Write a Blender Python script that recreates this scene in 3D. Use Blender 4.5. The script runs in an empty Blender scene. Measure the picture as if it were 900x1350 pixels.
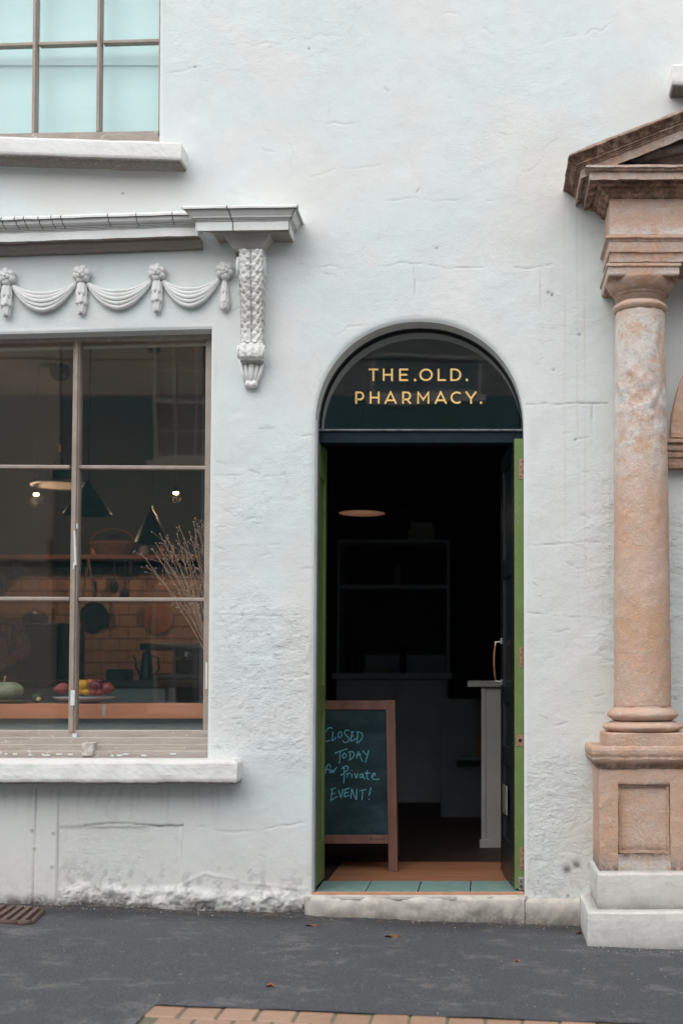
import bpy, bmesh, math, random
import numpy as np
from mathutils import Vector, Matrix, noise
R = math.radians
random.seed(7)
S = bpy.context.scene
COL = S.collection

# ------------------------------------------------------------------ camera
F, PX0, PY0 = 1600.0, 640.0, 815.0          # focal length and principal point, in pixels of the 900x1350 photograph
CAM = Vector((0.0, -5.7, 1.15)); PITCH = math.atan(0.05)
cam = bpy.data.objects.new("camera", bpy.data.cameras.new("camera")); COL.objects.link(cam)
cam.location = CAM; cam.rotation_euler = (math.pi/2 + PITCH, 0, 0)
cd = cam.data; cd.sensor_fit = 'VERTICAL'; cd.sensor_height = 36; cd.lens = 36*F/1350
cd.shift_x = (450-PX0)/1350; cd.shift_y = (PY0-675)/1350
cd.clip_start = 0.05; cd.clip_end = 500
cd.dof.use_dof = True; cd.dof.focus_distance = 5.75; cd.dof.aperture_fstop = 1.8
S.camera = cam
# ------------------------------------------------------------------ sky, sun, exposure (overcast)
SUN_EL, SUN_AZ = R(52), R(205)
w = bpy.data.worlds.new("World"); S.world = w; w.use_nodes = True
nt = w.node_tree; sky = nt.nodes.new('ShaderNodeTexSky'); sky.sky_type = 'NISHITA'; sky.sun_disc = False
sky.sun_elevation = SUN_EL; sky.sun_rotation = SUN_AZ; sky.dust_density = 1.5; sky.air_density = 1.0; sky.ozone_density = 1.0
bg = nt.nodes['Background']; bg.inputs['Strength'].default_value = 0.15
hs = nt.nodes.new('ShaderNodeHueSaturation'); hs.inputs['Saturation'].default_value = 0.22   # cloud cover: the sky's blue greyed out
nt.links.new(sky.outputs[0], hs.inputs['Color']); nt.links.new(hs.outputs[0], bg.inputs[0])
sl = bpy.data.lights.new("sun", 'SUN'); sl.energy = 0.7; sl.angle = R(85); sl.color = (1.0, 0.95, 0.88)
sun = bpy.data.objects.new("sun", sl); COL.objects.link(sun)
sd = Vector((math.sin(SUN_AZ)*math.cos(SUN_EL), math.cos(SUN_AZ)*math.cos(SUN_EL), math.sin(SUN_EL)))
sun.rotation_euler = sd.to_track_quat('Z', 'Y').to_euler(); sun.location = sd*20
S.view_settings.view_transform = 'Standard'; S.view_settings.look = 'None'
S.view_settings.exposure = 0.89; S.view_settings.gamma = 1.0
S.render.engine = 'CYCLES'

# ------------------------------------------------------------------ placing
CP, SP = math.cos(PITCH), math.sin(PITCH)
def ray(px, py):
    u = (px-PX0)/F; v = -(py-PY0)/F
    return Vector((u, CP - v*SP, SP + v*CP))
def at(px, py, Y=0.0):
    d = ray(px, py); t = (Y-CAM.y)/d.y
    return CAM + d*t
def X(px, py=895, Y=0.0): return at(px, py, Y).x
def Z(py, px=640, Y=0.0): return at(px, py, Y).z
def ground(x, y=0):
    return 0.0206 - 0.0385*max(-5, min(5, x))

# ------------------------------------------------------------------ noise in numpy
_rng = np.random.RandomState(3)
_lat = _rng.rand(256, 256)
def vn(x, y, s, seed=0):
    x = np.asarray(x)*s + seed*17.3; y = np.asarray(y)*s + seed*9.7
    xi = np.floor(x).astype(int); yi = np.floor(y).astype(int); fx = x-xi; fy = y-yi
    fx = fx*fx*fx*(fx*(fx*6-15)+10); fy = fy*fy*fy*(fy*(fy*6-15)+10)
    g = lambda a, b: _lat[a % 256, b % 256]
    return (g(xi, yi)*(1-fx)+g(xi+1, yi)*fx)*(1-fy) + (g(xi, yi+1)*(1-fx)+g(xi+1, yi+1)*fx)*fy
def fbm(x, y, s, o=4, seed=0):
    r = 0; a = 1; t = 0
    for i in range(o):
        r = r + a*vn(x, y, s*2**i, seed+i*5); t += a; a *= .5
    return r/t
def sstep(a, b, v):
    t = np.clip((v-a)/(b-a), 0, 1); return t*t*(3-2*t)

# ------------------------------------------------------------------ materials
MATS = {}
class NT:
    def __init__(s, name):
        m = bpy.data.materials.new(name); m.use_nodes = True; s.m = m; s.t = m.node_tree
        s.b = s.t.nodes['Principled BSDF']; s.out = s.t.nodes['Material Output']
        s.geo = s.n('ShaderNodeNewGeometry'); s.tc = s.n('ShaderNodeTexCoord')
    def n(s, k, **kw):
        nd = s.t.nodes.new(k)
        for a, v in kw.items(): setattr(nd, a, v)
        return nd
    def l(s, a, b): s.t.links.new(a, b)
    def coord(s, scale=(1, 1, 1), obj=False):
        mp = s.n('ShaderNodeMapping'); mp.inputs['Scale'].default_value = scale
        s.l(s.tc.outputs['Object'] if obj else s.geo.outputs['Position'], mp.inputs[0]); return mp.outputs[0]
    def noise(s, sc, detail=4, rough=.55, scale=(1, 1, 1), dist=0, obj=False):
        nd = s.n('ShaderNodeTexNoise'); nd.inputs['Scale'].default_value = sc; nd.inputs['Detail'].default_value = detail
        nd.inputs['Roughness'].default_value = rough; nd.inputs['Distortion'].default_value = dist
        s.l(s.coord(scale, obj), nd.inputs['Vector']); return nd.outputs[0]
    def ramp(s, src, a, b):
        mr = s.n('ShaderNodeMapRange'); mr.interpolation_type = 'SMOOTHSTEP'
        mr.inputs['From Min'].default_value = a; mr.inputs['From Max'].default_value = b
        s.l(src, mr.inputs['Value']); return mr.outputs[0]
    def mul(s, a, f, op='MULTIPLY'):
        m = s.n('ShaderNodeMath', operation=op); s.l(a, m.inputs[0])
        if isinstance(f, (int, float)): m.inputs[1].default_value = f
        else: s.l(f, m.inputs[1])
        return m.outputs[0]
    def mix(s, fac, a, b, blend='MIX'):
        m = s.n('ShaderNodeMix', data_type='RGBA', blend_type=blend)
        if isinstance(fac, (int, float)): m.inputs[0].default_value = fac
        else: s.l(fac, m.inputs[0])
        for v, i in ((a, 6), (b, 7)):
            if isinstance(v, tuple): m.inputs[i].default_value = (*v, 1)
            else: s.l(v, m.inputs[i])
        return m.outputs[2]
    def attr(s, name):
        a = s.n('ShaderNodeAttribute', attribute_name=name); return a.outputs['Fac']
    def done(s, col, rough=.8, bumps=(), metal=0, spec=.5):
        if isinstance(col, tuple): s.b.inputs['Base Color'].default_value = (*col, 1)
        else: s.l(col, s.b.inputs['Base Color'])
        if isinstance(rough, (int, float)): s.b.inputs['Roughness'].default_value = rough
        else: s.l(rough, s.b.inputs['Roughness'])
        s.b.inputs['Metallic'].default_value = metal; s.b.inputs['Specular IOR Level'].default_value = spec
        prev = None
        for src, dist in bumps:
            bp = s.n('ShaderNodeBump'); bp.inputs['Distance'].default_value = dist; bp.inputs['Strength'].default_value = 1
            s.l(src, bp.inputs['Height'])
            if prev: s.l(prev, bp.inputs['Normal'])
            prev = bp.outputs[0]
        if prev: s.l(prev, s.b.inputs['Normal'])
        MATS[s.m.name] = s.m; return s.m

def m_paint():   # the old off-white masonry paint of the wall
    s = NT("masonry_paint")
    c = s.mix(s.ramp(s.noise(1.3, 5), .38, .66), (.68, .745, .735), (.715, .745, .725))
    c = s.mix(s.mul(s.ramp(s.noise(7, 7, .75), .46, .72), .38), c, (.60, .625, .61))
    c = s.mix(s.mul(s.ramp(s.noise(2.3, 6, .7, dist=.5), .52, .64), .35), c, (.74, .715, .68))
    vo = s.n('ShaderNodeTexVoronoi', feature='DISTANCE_TO_EDGE'); vo.inputs['Scale'].default_value = 2.3
    ns = s.n('ShaderNodeTexNoise'); ns.inputs['Scale'].default_value = 5; ns.inputs['Detail'].default_value = 6; s.l(s.geo.outputs['Position'], ns.inputs['Vector'])
    vm = s.n('ShaderNodeVectorMath', operation='MULTIPLY_ADD'); s.l(ns.outputs[1], vm.inputs[0]); vm.inputs[1].default_value = (.35, .35, .35); s.l(s.geo.outputs['Position'], vm.inputs[2]); s.l(vm.outputs[0], vo.inputs['Vector'])
    hair = s.mul(s.ramp(vo.outputs['Distance'], .013, .003), s.ramp(s.noise(1.7, 3, .6), .50, .62))
    c = s.mix(s.mul(hair, .10), c, (.25, .24, .22))
    c = s.mix(s.mul(s.attr('warm'), 1.0), c, (.70, .655, .61))
    speck = s.ramp(s.noise(60, 3, .6), .70, .76)
    c = s.mix(s.mul(speck, .25), c, (.33, .31, .29))
    d = s.mul(s.attr('dirt_shade'), s.ramp(s.noise(45, 4, .7), .1, .6))
    c = s.mix(d, c, (.075, .065, .055))
    rg = s.attr('rough'); n1 = s.noise(16, 7, .68, (1, 1, 1.35), dist=.2); n2 = s.noise(55, 5, .7, (1, 1, 1.3), dist=.2)
    chip = s.ramp(s.noise(24, 4, .6, (1, 1, 2.4), dist=1.2), .60, .70)
    return s.done(c, s.ramp(s.noise(20), -.6, 1.2), ((s.mul(n1, s.mul(rg, .011)), 1.0), (s.mul(n2, s.mul(rg, .0040)), 1.0), (s.mul(chip, s.mul(rg, -.0025)), 1.0), (s.noise(12, 6, .6), .002), (s.noise(170, 3, .6), .0010)), spec=.25)
def m_trim(name="trim_paint", base=(.79, .80, .785), b2=(.71, .715, .69)):  # painted stucco mouldings
    s = NT(name)
    c = s.mix(s.ramp(s.noise(12, 5, .65), .4, .75), base, b2)
    c = s.mix(s.mul(s.attr('warm'), 1.0), c, (.40, .345, .30))
    d = s.mul(s.attr('dirt_shade'), s.ramp(s.noise(50, 4, .7), .05, .55))
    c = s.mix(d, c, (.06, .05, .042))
    sp = s.ramp(s.noise(35, 4, .7), .66, .76)
    c = s.mix(s.mul(sp, .16), c, (.40, .36, .32))
    return s.done(c, .7, ((s.noise(40, 5, .6), .003), (s.noise(220, 2), .0008)), spec=.25)
def m_stone():
    s = NT("pink_sandstone")
    n1 = s.noise(5, 6, .65, dist=.6); n2 = s.noise(16, 6, .7)
    c = s.mix(s.ramp(n1, .36, .64), (.72, .46, .33), (.74, .55, .44))
    c = s.mix(s.ramp(n2, .48, .68), c, (.68, .50, .40))
    c = s.mix(s.mul(s.ramp(s.noise(3.1, 4, .6), .52, .64), .6), c, (.70, .43, .255))
    c = s.mix(s.mul(s.attr('pale'), s.ramp(s.noise(11, 6, .75, dist=.3), .36, .60)), c, (.80, .765, .72))
    c = s.mix(s.mul(s.ramp(s.noise(60, 5, .8), .55, .67), .65), c, (.80, .72, .66))
    d = s.mul(s.attr('dirt_shade'), s.ramp(s.noise(22, 5, .75), .2, .62))
    c = s.mix(d, c, (.12, .066, .046))
    return s.done(c, .88, ((s.noise(30, 7, .75), .014), (s.noise(130, 5, .75), .005)), spec=.2)
def m_plain(name, base, b2=None, sc=20, rough=.6, bump=.001, metal=0, scale=(1, 1, 1), dirt_shade=None, spec=.5, obj=False):
    s = NT(name)
    if b2 is None: b2 = tuple(v*.8 for v in base)
    c = s.mix(s.ramp(s.noise(sc, 5, .65, scale, obj=obj), .35, .7), base, b2)
    if dirt_shade: c = s.mix(s.mul(s.ramp(s.noise(sc*2.3, 5, .75, obj=obj), .6, .68), dirt_shade[1]), c, dirt_shade[0])
    return s.done(c, rough, ((s.noise(sc*4, 4, .6, scale, obj=obj), bump),), metal, spec)
def m_glass(name="window_glass", f0=.080):
    s = NT(name); tr = s.n('ShaderNodeBsdfTransparent'); gl = s.n('ShaderNodeBsdfGlossy'); gl.inputs['Roughness'].default_value = 0.0
    dt = s.n('ShaderNodeVectorMath', operation='DOT_PRODUCT'); s.l(s.geo.outputs['Incoming'], dt.inputs[0]); s.l(s.geo.outputs['Normal'], dt.inputs[1])
    ab = s.mul(dt.outputs['Value'], 0.0, 'ABSOLUTE'); om = s.n('ShaderNodeMath', operation='SUBTRACT'); om.inputs[0].default_value = 1; s.l(ab, om.inputs[1])
    fr = s.n('ShaderNodeMath', operation='MULTIPLY_ADD'); s.l(s.mul(om.outputs[0], 5.0, 'POWER'), fr.inputs[0]); fr.inputs[1].default_value = 1-f0; fr.inputs[2].default_value = f0; mx = s.n('ShaderNodeMixShader')
    tr.inputs[0].default_value = (.97, .985, .98, 1)
    bp = s.n('ShaderNodeBump'); bp.inputs['Distance'].default_value = .0016; bp.inputs['Strength'].default_value = .5
    s.l(s.noise(2.2, 1, .4), bp.inputs['Height']); s.l(bp.outputs[0], gl.inputs['Normal'])
    s.l(fr.outputs[0], mx.inputs[0]); s.l(tr.outputs[0], mx.inputs[1]); s.l(gl.outputs[0], mx.inputs[2])
    s.l(mx.outputs[0], s.out.inputs[0]); return s.m
def m_emit(name, col, st):
    s = NT(name); s.b.inputs['Emission Color'].default_value = (*col, 1); s.b.inputs['Emission Strength'].default_value = st
    return s.done(col, .5)
def m_asphalt():
    s = NT("asphalt")
    big = s.ramp(s.noise(3.2, 9, .82, (1, 1.5, 1), dist=.2), .50, .65)
    ag = s.noise(150, 5, .85)
    c = s.mix(s.ramp(ag, .35, .72), (.035, .038, .045), (.16, .164, .178))
    c = s.mix(s.mul(big, s.ramp(ag, .3, .6)), c, (.215, .205, .20))
    c = s.mix(s.mul(s.ramp(s.noise(210, 2, .5), .68, .72), .8), c, (.30, .28, .26))
    c = s.mix(s.mul(s.attr('contact_shade'), .75), c, (.022, .024, .028))
    c = s.mix(s.mul(s.attr('grit'), s.ramp(s.noise(35, 5, .7), .45, .62)), c, (.15, .12, .095))
    return s.done(c, .75, ((s.noise(5, 4), .01), (ag, .004)), spec=.4)
def m_tile(name, a, b):
    s = NT(name)
    oi = s.n('ShaderNodeObjectInfo')
    c = s.mix(s.ramp(s.noise(18, 5, .7), .35, .65), a, b)
    c = s.mix(s.mul(oi.outputs['Random'], .4), c, tuple(v*.72 for v in a))
    return s.done(c, .45, ((s.noise(60, 3), .0008),))
PAINT = m_paint(); TRIM = m_trim(); STONE = m_stone()
PLINTH = m_trim("plinth_paint", (.68, .665, .625), (.58, .565, .525))
SASH = m_plain("taupe_sash_paint", (.38, .315, .265), (.31, .25, .205), 14, .55, .002, dirt_shade=((.66, .66, .64), .0))
SASHW = m_plain("peeling_taupe_paint", (.39, .335, .29), (.31, .262, .225), 16, .6, .003, scale=(1, 1, 3), dirt_shade=((.62, .62, .60), .9))
WHITEFLAKE = m_plain("bare_white_primer", (.72, .76, .76), (.6, .63, .63), 30, .6)
GLASS = m_glass(); GLASSU = m_glass('upper_window_glass', .03)
BLIND = m_plain("turquoise_blind", (.63, .84, .85), (.59, .815, .83), 3, .8, .001, scale=(1, 1, 3))
NAVY = m_plain("navy_gloss_paint", (.008, .018, .024), (.012, .025, .032), 15, .6, .001, spec=.15)
BLACKG = m_plain("black_door_paint", (.012, .014, .017), (.02, .022, .025), 12, .35, .001)
GREEN = m_plain("green_gloss_paint", (.150, .225, .068), (.125, .19, .055), 9, .4, .0015, dirt_shade=((.45, .45, .38), .25))
WOOD = m_plain("reddish_timber", (.20, .085, .055), (.12, .05, .035), 14, .6, .0015, scale=(1, 1, .12), obj=True)
WOODX = m_plain("orange_ledge_timber", (.62, .24, .13), (.50, .18, .09), 10, .5, .001, scale=(.12, 1, 1))
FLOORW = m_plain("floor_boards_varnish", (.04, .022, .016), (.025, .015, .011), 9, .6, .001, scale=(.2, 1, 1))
CHALKB = m_plain("chalkboard", (.014, .033, .040), (.036, .064, .072), 4, .9, .0003, scale=(1, 1, 2.2), spec=.2)
CHALK = m_plain("blue_chalk", (.20, .66, .76), (.08, .28, .33), 160, .9, .0002)
COPPER = m_plain("worn_brass_plate", (.45, .24, .17), (.30, .15, .10), 60, .5, .0006, metal=.35, dirt_shade=((.6, .5, .42), .5))
COPPERH = m_plain("polished_copper", (.75, .36, .18), (.6, .27, .13), 20, .3, .0003, metal=.9)
STEEL = m_plain("brushed_steel", (.42, .42, .40), (.3, .3, .29), 30, .4, .0004, metal=.7)
DARKM = m_plain("dark_metal", (.018, .02, .022), None, 30, .5, .0005)
IRON = m_plain("rusty_iron", (.17, .105, .085), (.10, .07, .06), 40, .8, .002)
ASPH = m_asphalt()
BRICK = m_tile("clay_paver", (.44, .275, .185), (.38, .235, .16))
GTILE = m_tile("green_floor_tile", (.24, .37, .335), (.17, .28, .255))
WTILE = m_tile("warm_wall_tile", (.52, .32, .21), (.44, .27, .18))
STEPM = m_trim("step_paint", (.60, .565, .505), (.42, .39, .345))
GOLD = m_plain("gold_leaf", (.92, .60, .20), (.86, .55, .18), 60, .5, .0002)
SHADEP = m_plain("letter_shade_paint", (.008, .01, .01), None, 30, .5, .0002)
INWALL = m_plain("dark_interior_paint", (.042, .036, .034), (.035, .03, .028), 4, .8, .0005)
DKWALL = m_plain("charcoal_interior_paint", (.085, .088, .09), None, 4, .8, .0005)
CEIL = m_plain("grey_ceiling_paint", (.24, .26, .265), (.21, .23, .235), 4, .85, .0005)
GREYP = m_plain("grey_cabinet_paint", (.40, .44, .44), (.36, .40, .40), 6, .6, .0005)
BLUEP = m_plain("slate_cabinet_paint", (.48, .53, .60), (.42, .46, .52), 6, .6, .0005)
WHITEP = m_plain("cream_cabinet_paint", (.50, .48, .46), (.45, .43, .41), 6, .6, .0005)

# ------------------------------------------------------------------ objects
def tag(o, label=None, cat=None, group=None, kind=None):
    for k, v in (('label', label), ('category', cat), ('group', group), ('kind', kind)):
        if v: o[k] = v
    return o
def thing(name, loc, label, cat, group=None, rz=0):
    o = bpy.data.objects.new(name, None); COL.objects.link(o); o.location = loc; o.rotation_euler = (0, 0, rz)
    o.empty_display_size = .1
    return tag(o, label, cat, group)
def wloc(p):
    v = Vector((0, 0, 0))
    while p: v = v + p.location; p = p.parent
    return v
class MB:
    def __init__(s): s.v = []; s.f = []; s.m = []; s.at = {}
    def add(s, vs, fs, mi=0):
        n = len(s.v); s.v += [tuple(v) for v in vs]; s.f += [tuple(i+n for i in f) for f in fs]; s.m += [mi]*len(fs); return n
    def box(s, x0, x1, y0, y1, z0, z1, mi=0, rot=0, c=None):
        vs = [(x, y, z) for z in (z0, z1) for y in (y0, y1) for x in (x0, x1)]
        if rot:
            c = c or ((x0+x1)/2, (y0+y1)/2); q = Matrix.Rotation(rot, 2)
            vs = [(*(q @ Vector((x-c[0], y-c[1])) + Vector(c)), z) for x, y, z in vs]
        s.add(vs, [(0, 2, 3, 1), (4, 5, 7, 6), (0, 1, 5, 4), (2, 6, 7, 3), (0, 4, 6, 2), (1, 3, 7, 5)], mi); return s
    def hexa(s, p, mi=0):   # 8 points: bottom ring 4, top ring 4 (counter-clockwise seen from above)
        s.add(p, [(3, 2, 1, 0), (4, 5, 6, 7), (0, 1, 5, 4), (1, 2, 6, 5), (2, 3, 7, 6), (3, 0, 4, 7)], mi); return s
    def lathe(s, prof, c, n=24, mi=0, a0=0, a1=2*math.pi, axis='Z', ry=1.0, caps=True):
        full = abs(a1-a0-2*math.pi) < 1e-4; k = n if full else n+1
        vs = []
        for r, z in prof:
            for i in range(k):
                a = a0+(a1-a0)*i/n; x, y = r*math.cos(a), r*math.sin(a)*ry
                vs.append({'Z': (c[0]+x, c[1]+y, c[2]+z), 'Y': (c[0]+x, c[1]+z, c[2]+y), 'X': (c[0]+z, c[1]+x, c[2]+y)}[axis])
        fs = []
        for j in range(len(prof)-1):
            for i in range(n):
                i2 = (i+1) % k
                q = (j*k+i, j*k+i2, (j+1)*k+i2, (j+1)*k+i)
                fs.append(q if axis != 'Y' else q[::-1])
        if caps and prof[-1][0] > 1e-5 and full: fs.append(tuple((len(prof)-1)*k+i for i in range(k)))
        if caps and prof[0][0] > 1e-5 and full: fs.append(tuple(range(k))[::-1])
        s.add(vs, fs, mi); return s
    def tube(s, pts, r, n=8, mi=0, flat=1.0):
        pts = [Vector(p) for p in pts]; N = len(pts); rs = r if hasattr(r, '__len__') else [r]*N
        vs = []; up = Vector((0, 1, 0))
        for i, p in enumerate(pts):
            t = (pts[min(i+1, N-1)]-pts[max(i-1, 0)]).normalized()
            u = up if abs(t.dot(up)) < .95 else Vector((1, 0, 0))
            a = t.cross(u).normalized(); b = a.cross(t).normalized()
            for k in range(n):
                an = 2*math.pi*k/n; vs.append(p + a*math.cos(an)*rs[i] + b*math.sin(an)*rs[i]*flat)
        fs = [(j*n+i, j*n+(i+1) % n, (j+1)*n+(i+1) % n, (j+1)*n+i) for j in range(N-1) for i in range(n)]
        fs += [tuple(range(n))[::-1], tuple((N-1)*n+i for i in range(n))]
        s.add(vs, fs, mi); return s
    def ball(s, c, r, n=12, mi=0, sc=(1, 1, 1)):
        prof = [(max(1e-6, math.sin(math.pi*i/n)), -math.cos(math.pi*i/n)) for i in range(n+1)]
        k = len(s.v); s.lathe(prof, (0, 0, 0), n+4, mi)
        s.v[k:] = [(c[0]+x*r*sc[0], c[1]+y*r*sc[1], c[2]+z*r*sc[2]) for x, y, z in s.v[k:]]; return s
    def build(s, name, mat, parent=None, smooth=False, bevel=0, rough=None, seg=2, weld=False, kind=None, fix=False):
        off = wloc(parent) if parent else Vector((0, 0, 0))
        me = bpy.data.meshes.new(name)
        me.from_pydata([(x-off.x, y-off.y, z-off.z) for x, y, z in s.v], [], s.f)
        for m in (mat if isinstance(mat, (list, tuple)) else [mat]): me.materials.append(m)
        me.polygons.foreach_set('material_index', s.m)
        for nm, vals in s.at.items():
            a = me.attributes.new(nm, 'FLOAT', 'POINT'); vals = list(vals)+[0.0]*(len(s.v)-len(vals)); a.data.foreach_set('value', vals)
        if weld or fix:
            bm = bmesh.new(); bm.from_mesh(me)
            if weld: bmesh.ops.remove_doubles(bm, verts=bm.verts, dist=1e-5)
            bmesh.ops.recalc_face_normals(bm, faces=bm.faces); bm.to_mesh(me); bm.free()
        if rough:
            amp, sc = rough
            for v in me.vertices:
                p = v.co+off; v.co += Vector((noise.noise(p*sc), noise.noise(p*sc+Vector((31, 0, 0))), noise.noise(p*sc+Vector((0, 57, 0)))))*amp + Vector((noise.noise(p*sc*4), noise.noise(p*sc*4+Vector((31, 0, 0))), noise.noise(p*sc*4+Vector((0, 57, 0)))))*amp*.35
        if smooth: me.polygons.foreach_set('use_smooth', [True]*len(me.polygons))
        me.update()
        o = bpy.data.objects.new(name, me); COL.objects.link(o)
        if parent: o.parent = parent
        if bevel:
            b = o.modifiers.new('bevel', 'BEVEL'); b.width = bevel; b.segments = seg; b.limit_method = 'ANGLE'
        if kind: o['kind'] = kind
        return o
def copy_tree(o, parent=None):
    c = o.copy(); COL.objects.link(c); c.parent = parent
    for ch in list(o.children): copy_tree(ch, c)
    return c
def mbox(mb, xl, xr, d0, prof, yb=0.02, zf=None, step=.02, dstep=.03, mi=0, joints=(), dirt_shade=None, warm=None, pale=None, ends=(1, 1), jk=1.0):
    """moulded box standing proud of the wall: prof = [(projection, z)...] from top to bottom, mitred round both ends"""
    fr = []                                         # ring parameters: (x, y, dx, dy, joint)
    nl = max(1, int((d0+yb)/dstep))
    if ends[0]:
        for i in range(nl): t = i/nl; fr.append((xl, yb*(1-t)-d0*t, -1, -t, 0))
    n = max(1, int((xr-xl)/step)); xs = [xl+(xr-xl)*i/n for i in range(n+1)]
    ex = {}
    for j in joints:
        for q, w_ in ((-.003, 0), (-.0010, 1), (.0010, 1), (.003, 0)): ex[j+q] = w_
    for x in sorted(xs+list(ex)):
        t = (x-xl)/(xr-xl); dx = (-1 if ends[0] else 0)*(1-t) + (1 if ends[1] else 0)*t
        fr.append((x, -d0, dx, -1, ex.get(x, 0)))
    if ends[1]:
        for i in range(1, nl+1): t = i/nl; fr.append((xr, -d0*(1-t)+yb*t, 1, -(1-t), 0))
    else: fr.append((xr, yb, 0, 0, 0))
    if not ends[0]: fr.insert(0, (xl, yb, 0, 0, 0))
    K = len(fr); vs = []; A = {'dirt_shade': [], 'warm': [], 'pale': []}
    for k, (p, z) in enumerate(prof):
        for x, y, dx, dy, j in fr:
            xx, yy = x+dx*p, y+dy*p
            j = j*(1 if k < len(prof)*jk else 0); g = .003*j
            vs.append((xx, yy+g, z+(zf(xx) if zf else 0)))
            A['dirt_shade'].append(max(.85*j, dirt_shade[k] if dirt_shade else 0)); A['warm'].append(warm[k] if warm else 0); A['pale'].append(pale[k] if pale else 0)
    fs = [(j*K+i, (j+1)*K+i, (j+1)*K+i+1, j*K+i+1) for j in range(len(prof)-1) for i in range(K-1)]
    fs.append(tuple(range(K))); fs.append(tuple((len(prof)-1)*K+i for i in range(K))[::-1])
    n0 = mb.add(vs, fs, mi)
    for a in A:
        mb.at.setdefault(a, []); mb.at[a] += [0.0]*(n0-len(mb.at[a])) + A[a]
    return mb
def ribbon(mb, pts, w_, Y, mi=0, closed=False, P=None):
    """flat pen stroke of width w_ through 2-D points (x, z); P maps (x, z, lift) to 3-D"""
    P = P or (lambda x, z: (x, Y, z)); pts = [Vector(p) for p in pts]; N = len(pts); vs = []
    for i in range(N):
        a = pts[(i-1) % N] if closed or i > 0 else pts[i]; b = pts[(i+1) % N] if closed or i < N-1 else pts[i]
        p = pts[i]; d1 = (p-a); d2 = (b-p)
        if d1.length < 1e-9: d1 = d2
        if d2.length < 1e-9: d2 = d1
        d1.normalize(); d2.normalize(); n1 = Vector((-d1.y, d1.x)); n2 = Vector((-d2.y, d2.x)); m = n1+n2
        if m.length < .3: m = n1
        m.normalize(); k = w_/2/max(.5, m.dot(n1)); vs += [P(*(p+m*k)), P(*(p-m*k))]
    fs = [(2*i, 2*i+1, 2*i+3, 2*i+2) for i in range(N-1)]
    if closed: fs.append((2*N-2, 2*N-1, 1, 0))
    mb.add(vs, fs, mi)
def arc(cx, cz, rx, rz, a0, a1, n=14):
    return [(cx+rx*math.cos(R(a0+(a1-a0)*i/n)), cz+rz*math.sin(R(a0+(a1-a0)*i/n))) for i in range(n+1)]

# ================================================================== THE SETTING: ground
def gp(px, py):   # pixel -> point on the sloping pavement
    d = ray(px, py); n = Vector((.0385, 0, 1)).normalized(); o = Vector((0, 0, .0206)); t = (o-CAM).dot(n)/d.dot(n); return CAM+d*t
XEDGE = gp(191, 1330).x-.002
YB = (gp(192, 1328).y+gp(900, 1347).y)/2
YEDGE = YB-.003
def ground_sheet():
    xs = np.concatenate([np.linspace(-60, -4.2, 10), np.arange(-4, XEDGE-.01, .04), [XEDGE], np.arange(XEDGE+.02, 4, .04), np.linspace(4.2, 60, 10)])
    ys = np.concatenate([np.arange(-2.30, YEDGE-.05, .14), [YEDGE], np.arange(YEDGE+.02, .06, .02)])
    Xg, Yg = np.meshgrid(xs, ys); Zg = .0206-.0385*np.clip(Xg, -5, 5) + (fbm(Xg, Yg, 1.2, 3)-.5)*.012 + (fbm(Xg, Yg, 7, 3, 4)-.5)*.008
    Zg += .01*sstep(-.09, 0, Yg)*(vn(Xg, Yg, 9, 3))
    mb = MB(); ny, nx = Xg.shape
    mb.v = list(zip(Xg.ravel().tolist(), Yg.ravel().tolist(), Zg.ravel().tolist()))
    mb.f = [(j*nx+i, j*nx+i+1, (j+1)*nx+i+1, (j+1)*nx+i) for j in range(ny-1) for i in range(nx-1) if not (ys[j+1] < YEDGE+.001 and xs[i] > XEDGE)]; mb.m = [0]*len(mb.f)
    mb.at['contact_shade'] = (sstep(-.34, -.02, Yg+.22*(fbm(Xg, Yg, 2.4, 3, 8)-.5))*1.0).ravel().tolist()  # contact shade painted into the asphalt, darkening towards the wall
    mb.at['grit'] = (sstep(-.12, -.01, Yg)).ravel().tolist()
    tag(mb.build('pavement', ASPH, smooth=True), kind='structure')
ground_sheet()
mb = MB()
mb.add([(-60, -1.67, -.03+.19), (60, -1.67, -.03-.19), (60, -2.35, -.03-.19), (-60, -2.35, -.03+.19)], [(0, 3, 2, 1)])
mb = MB()
xs = [-60, -5, 5, 60]
vs = []; 
for y in (-2.30, YB+.03):
    for x in xs: vs.append((x, y, ground(x)-.007))
vs = [(max(v[0], XEDGE-.005), v[1], ground(max(v[0], XEDGE-.005))-.007) for v in vs]
mb.add(vs, [(i, i+1, i+5, i+4) for i in range(3)])
SANDJ = m_plain("sandy_joint", (.20, .18, .13), (.11, .11, .07), 40, .9, .003)
bed = tag(mb.build('paving_strip', SANDJ), kind='structure')
# pavers one by one
x0 = gp(191, 1330).x; pw = .1245
def paver(x, y, wdt, dep):
    m = MB(); z = 0; m.box(-wdt/2+.004, wdt/2-.004, -dep/2+.004, dep/2-.004, -.05, .0); return m.build('brick', BRICK, bed, bevel=.004, seg=1)
pr = None
zcell = lambda x: ground(x)+.0
rows = 5
for r_ in range(rows):
    for i in range(0, 34):
        x = x0 + pw*(i+.5) + (0 if r_ % 2 == 0 else .5*pw); y = YB-.066-r_*.131
        if pr is None: pr = paver(x, y, pw, .131); o = pr
        else: o = pr.copy(); COL.objects.link(o); o.parent = bed
        o.location = (x, y, ground(x)-.001-random.random()*.005)
        o.rotation_euler = (random.uniform(-.01, .01), .0385+random.uniform(-.012, .012), random.uniform(-.014, .014))
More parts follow.
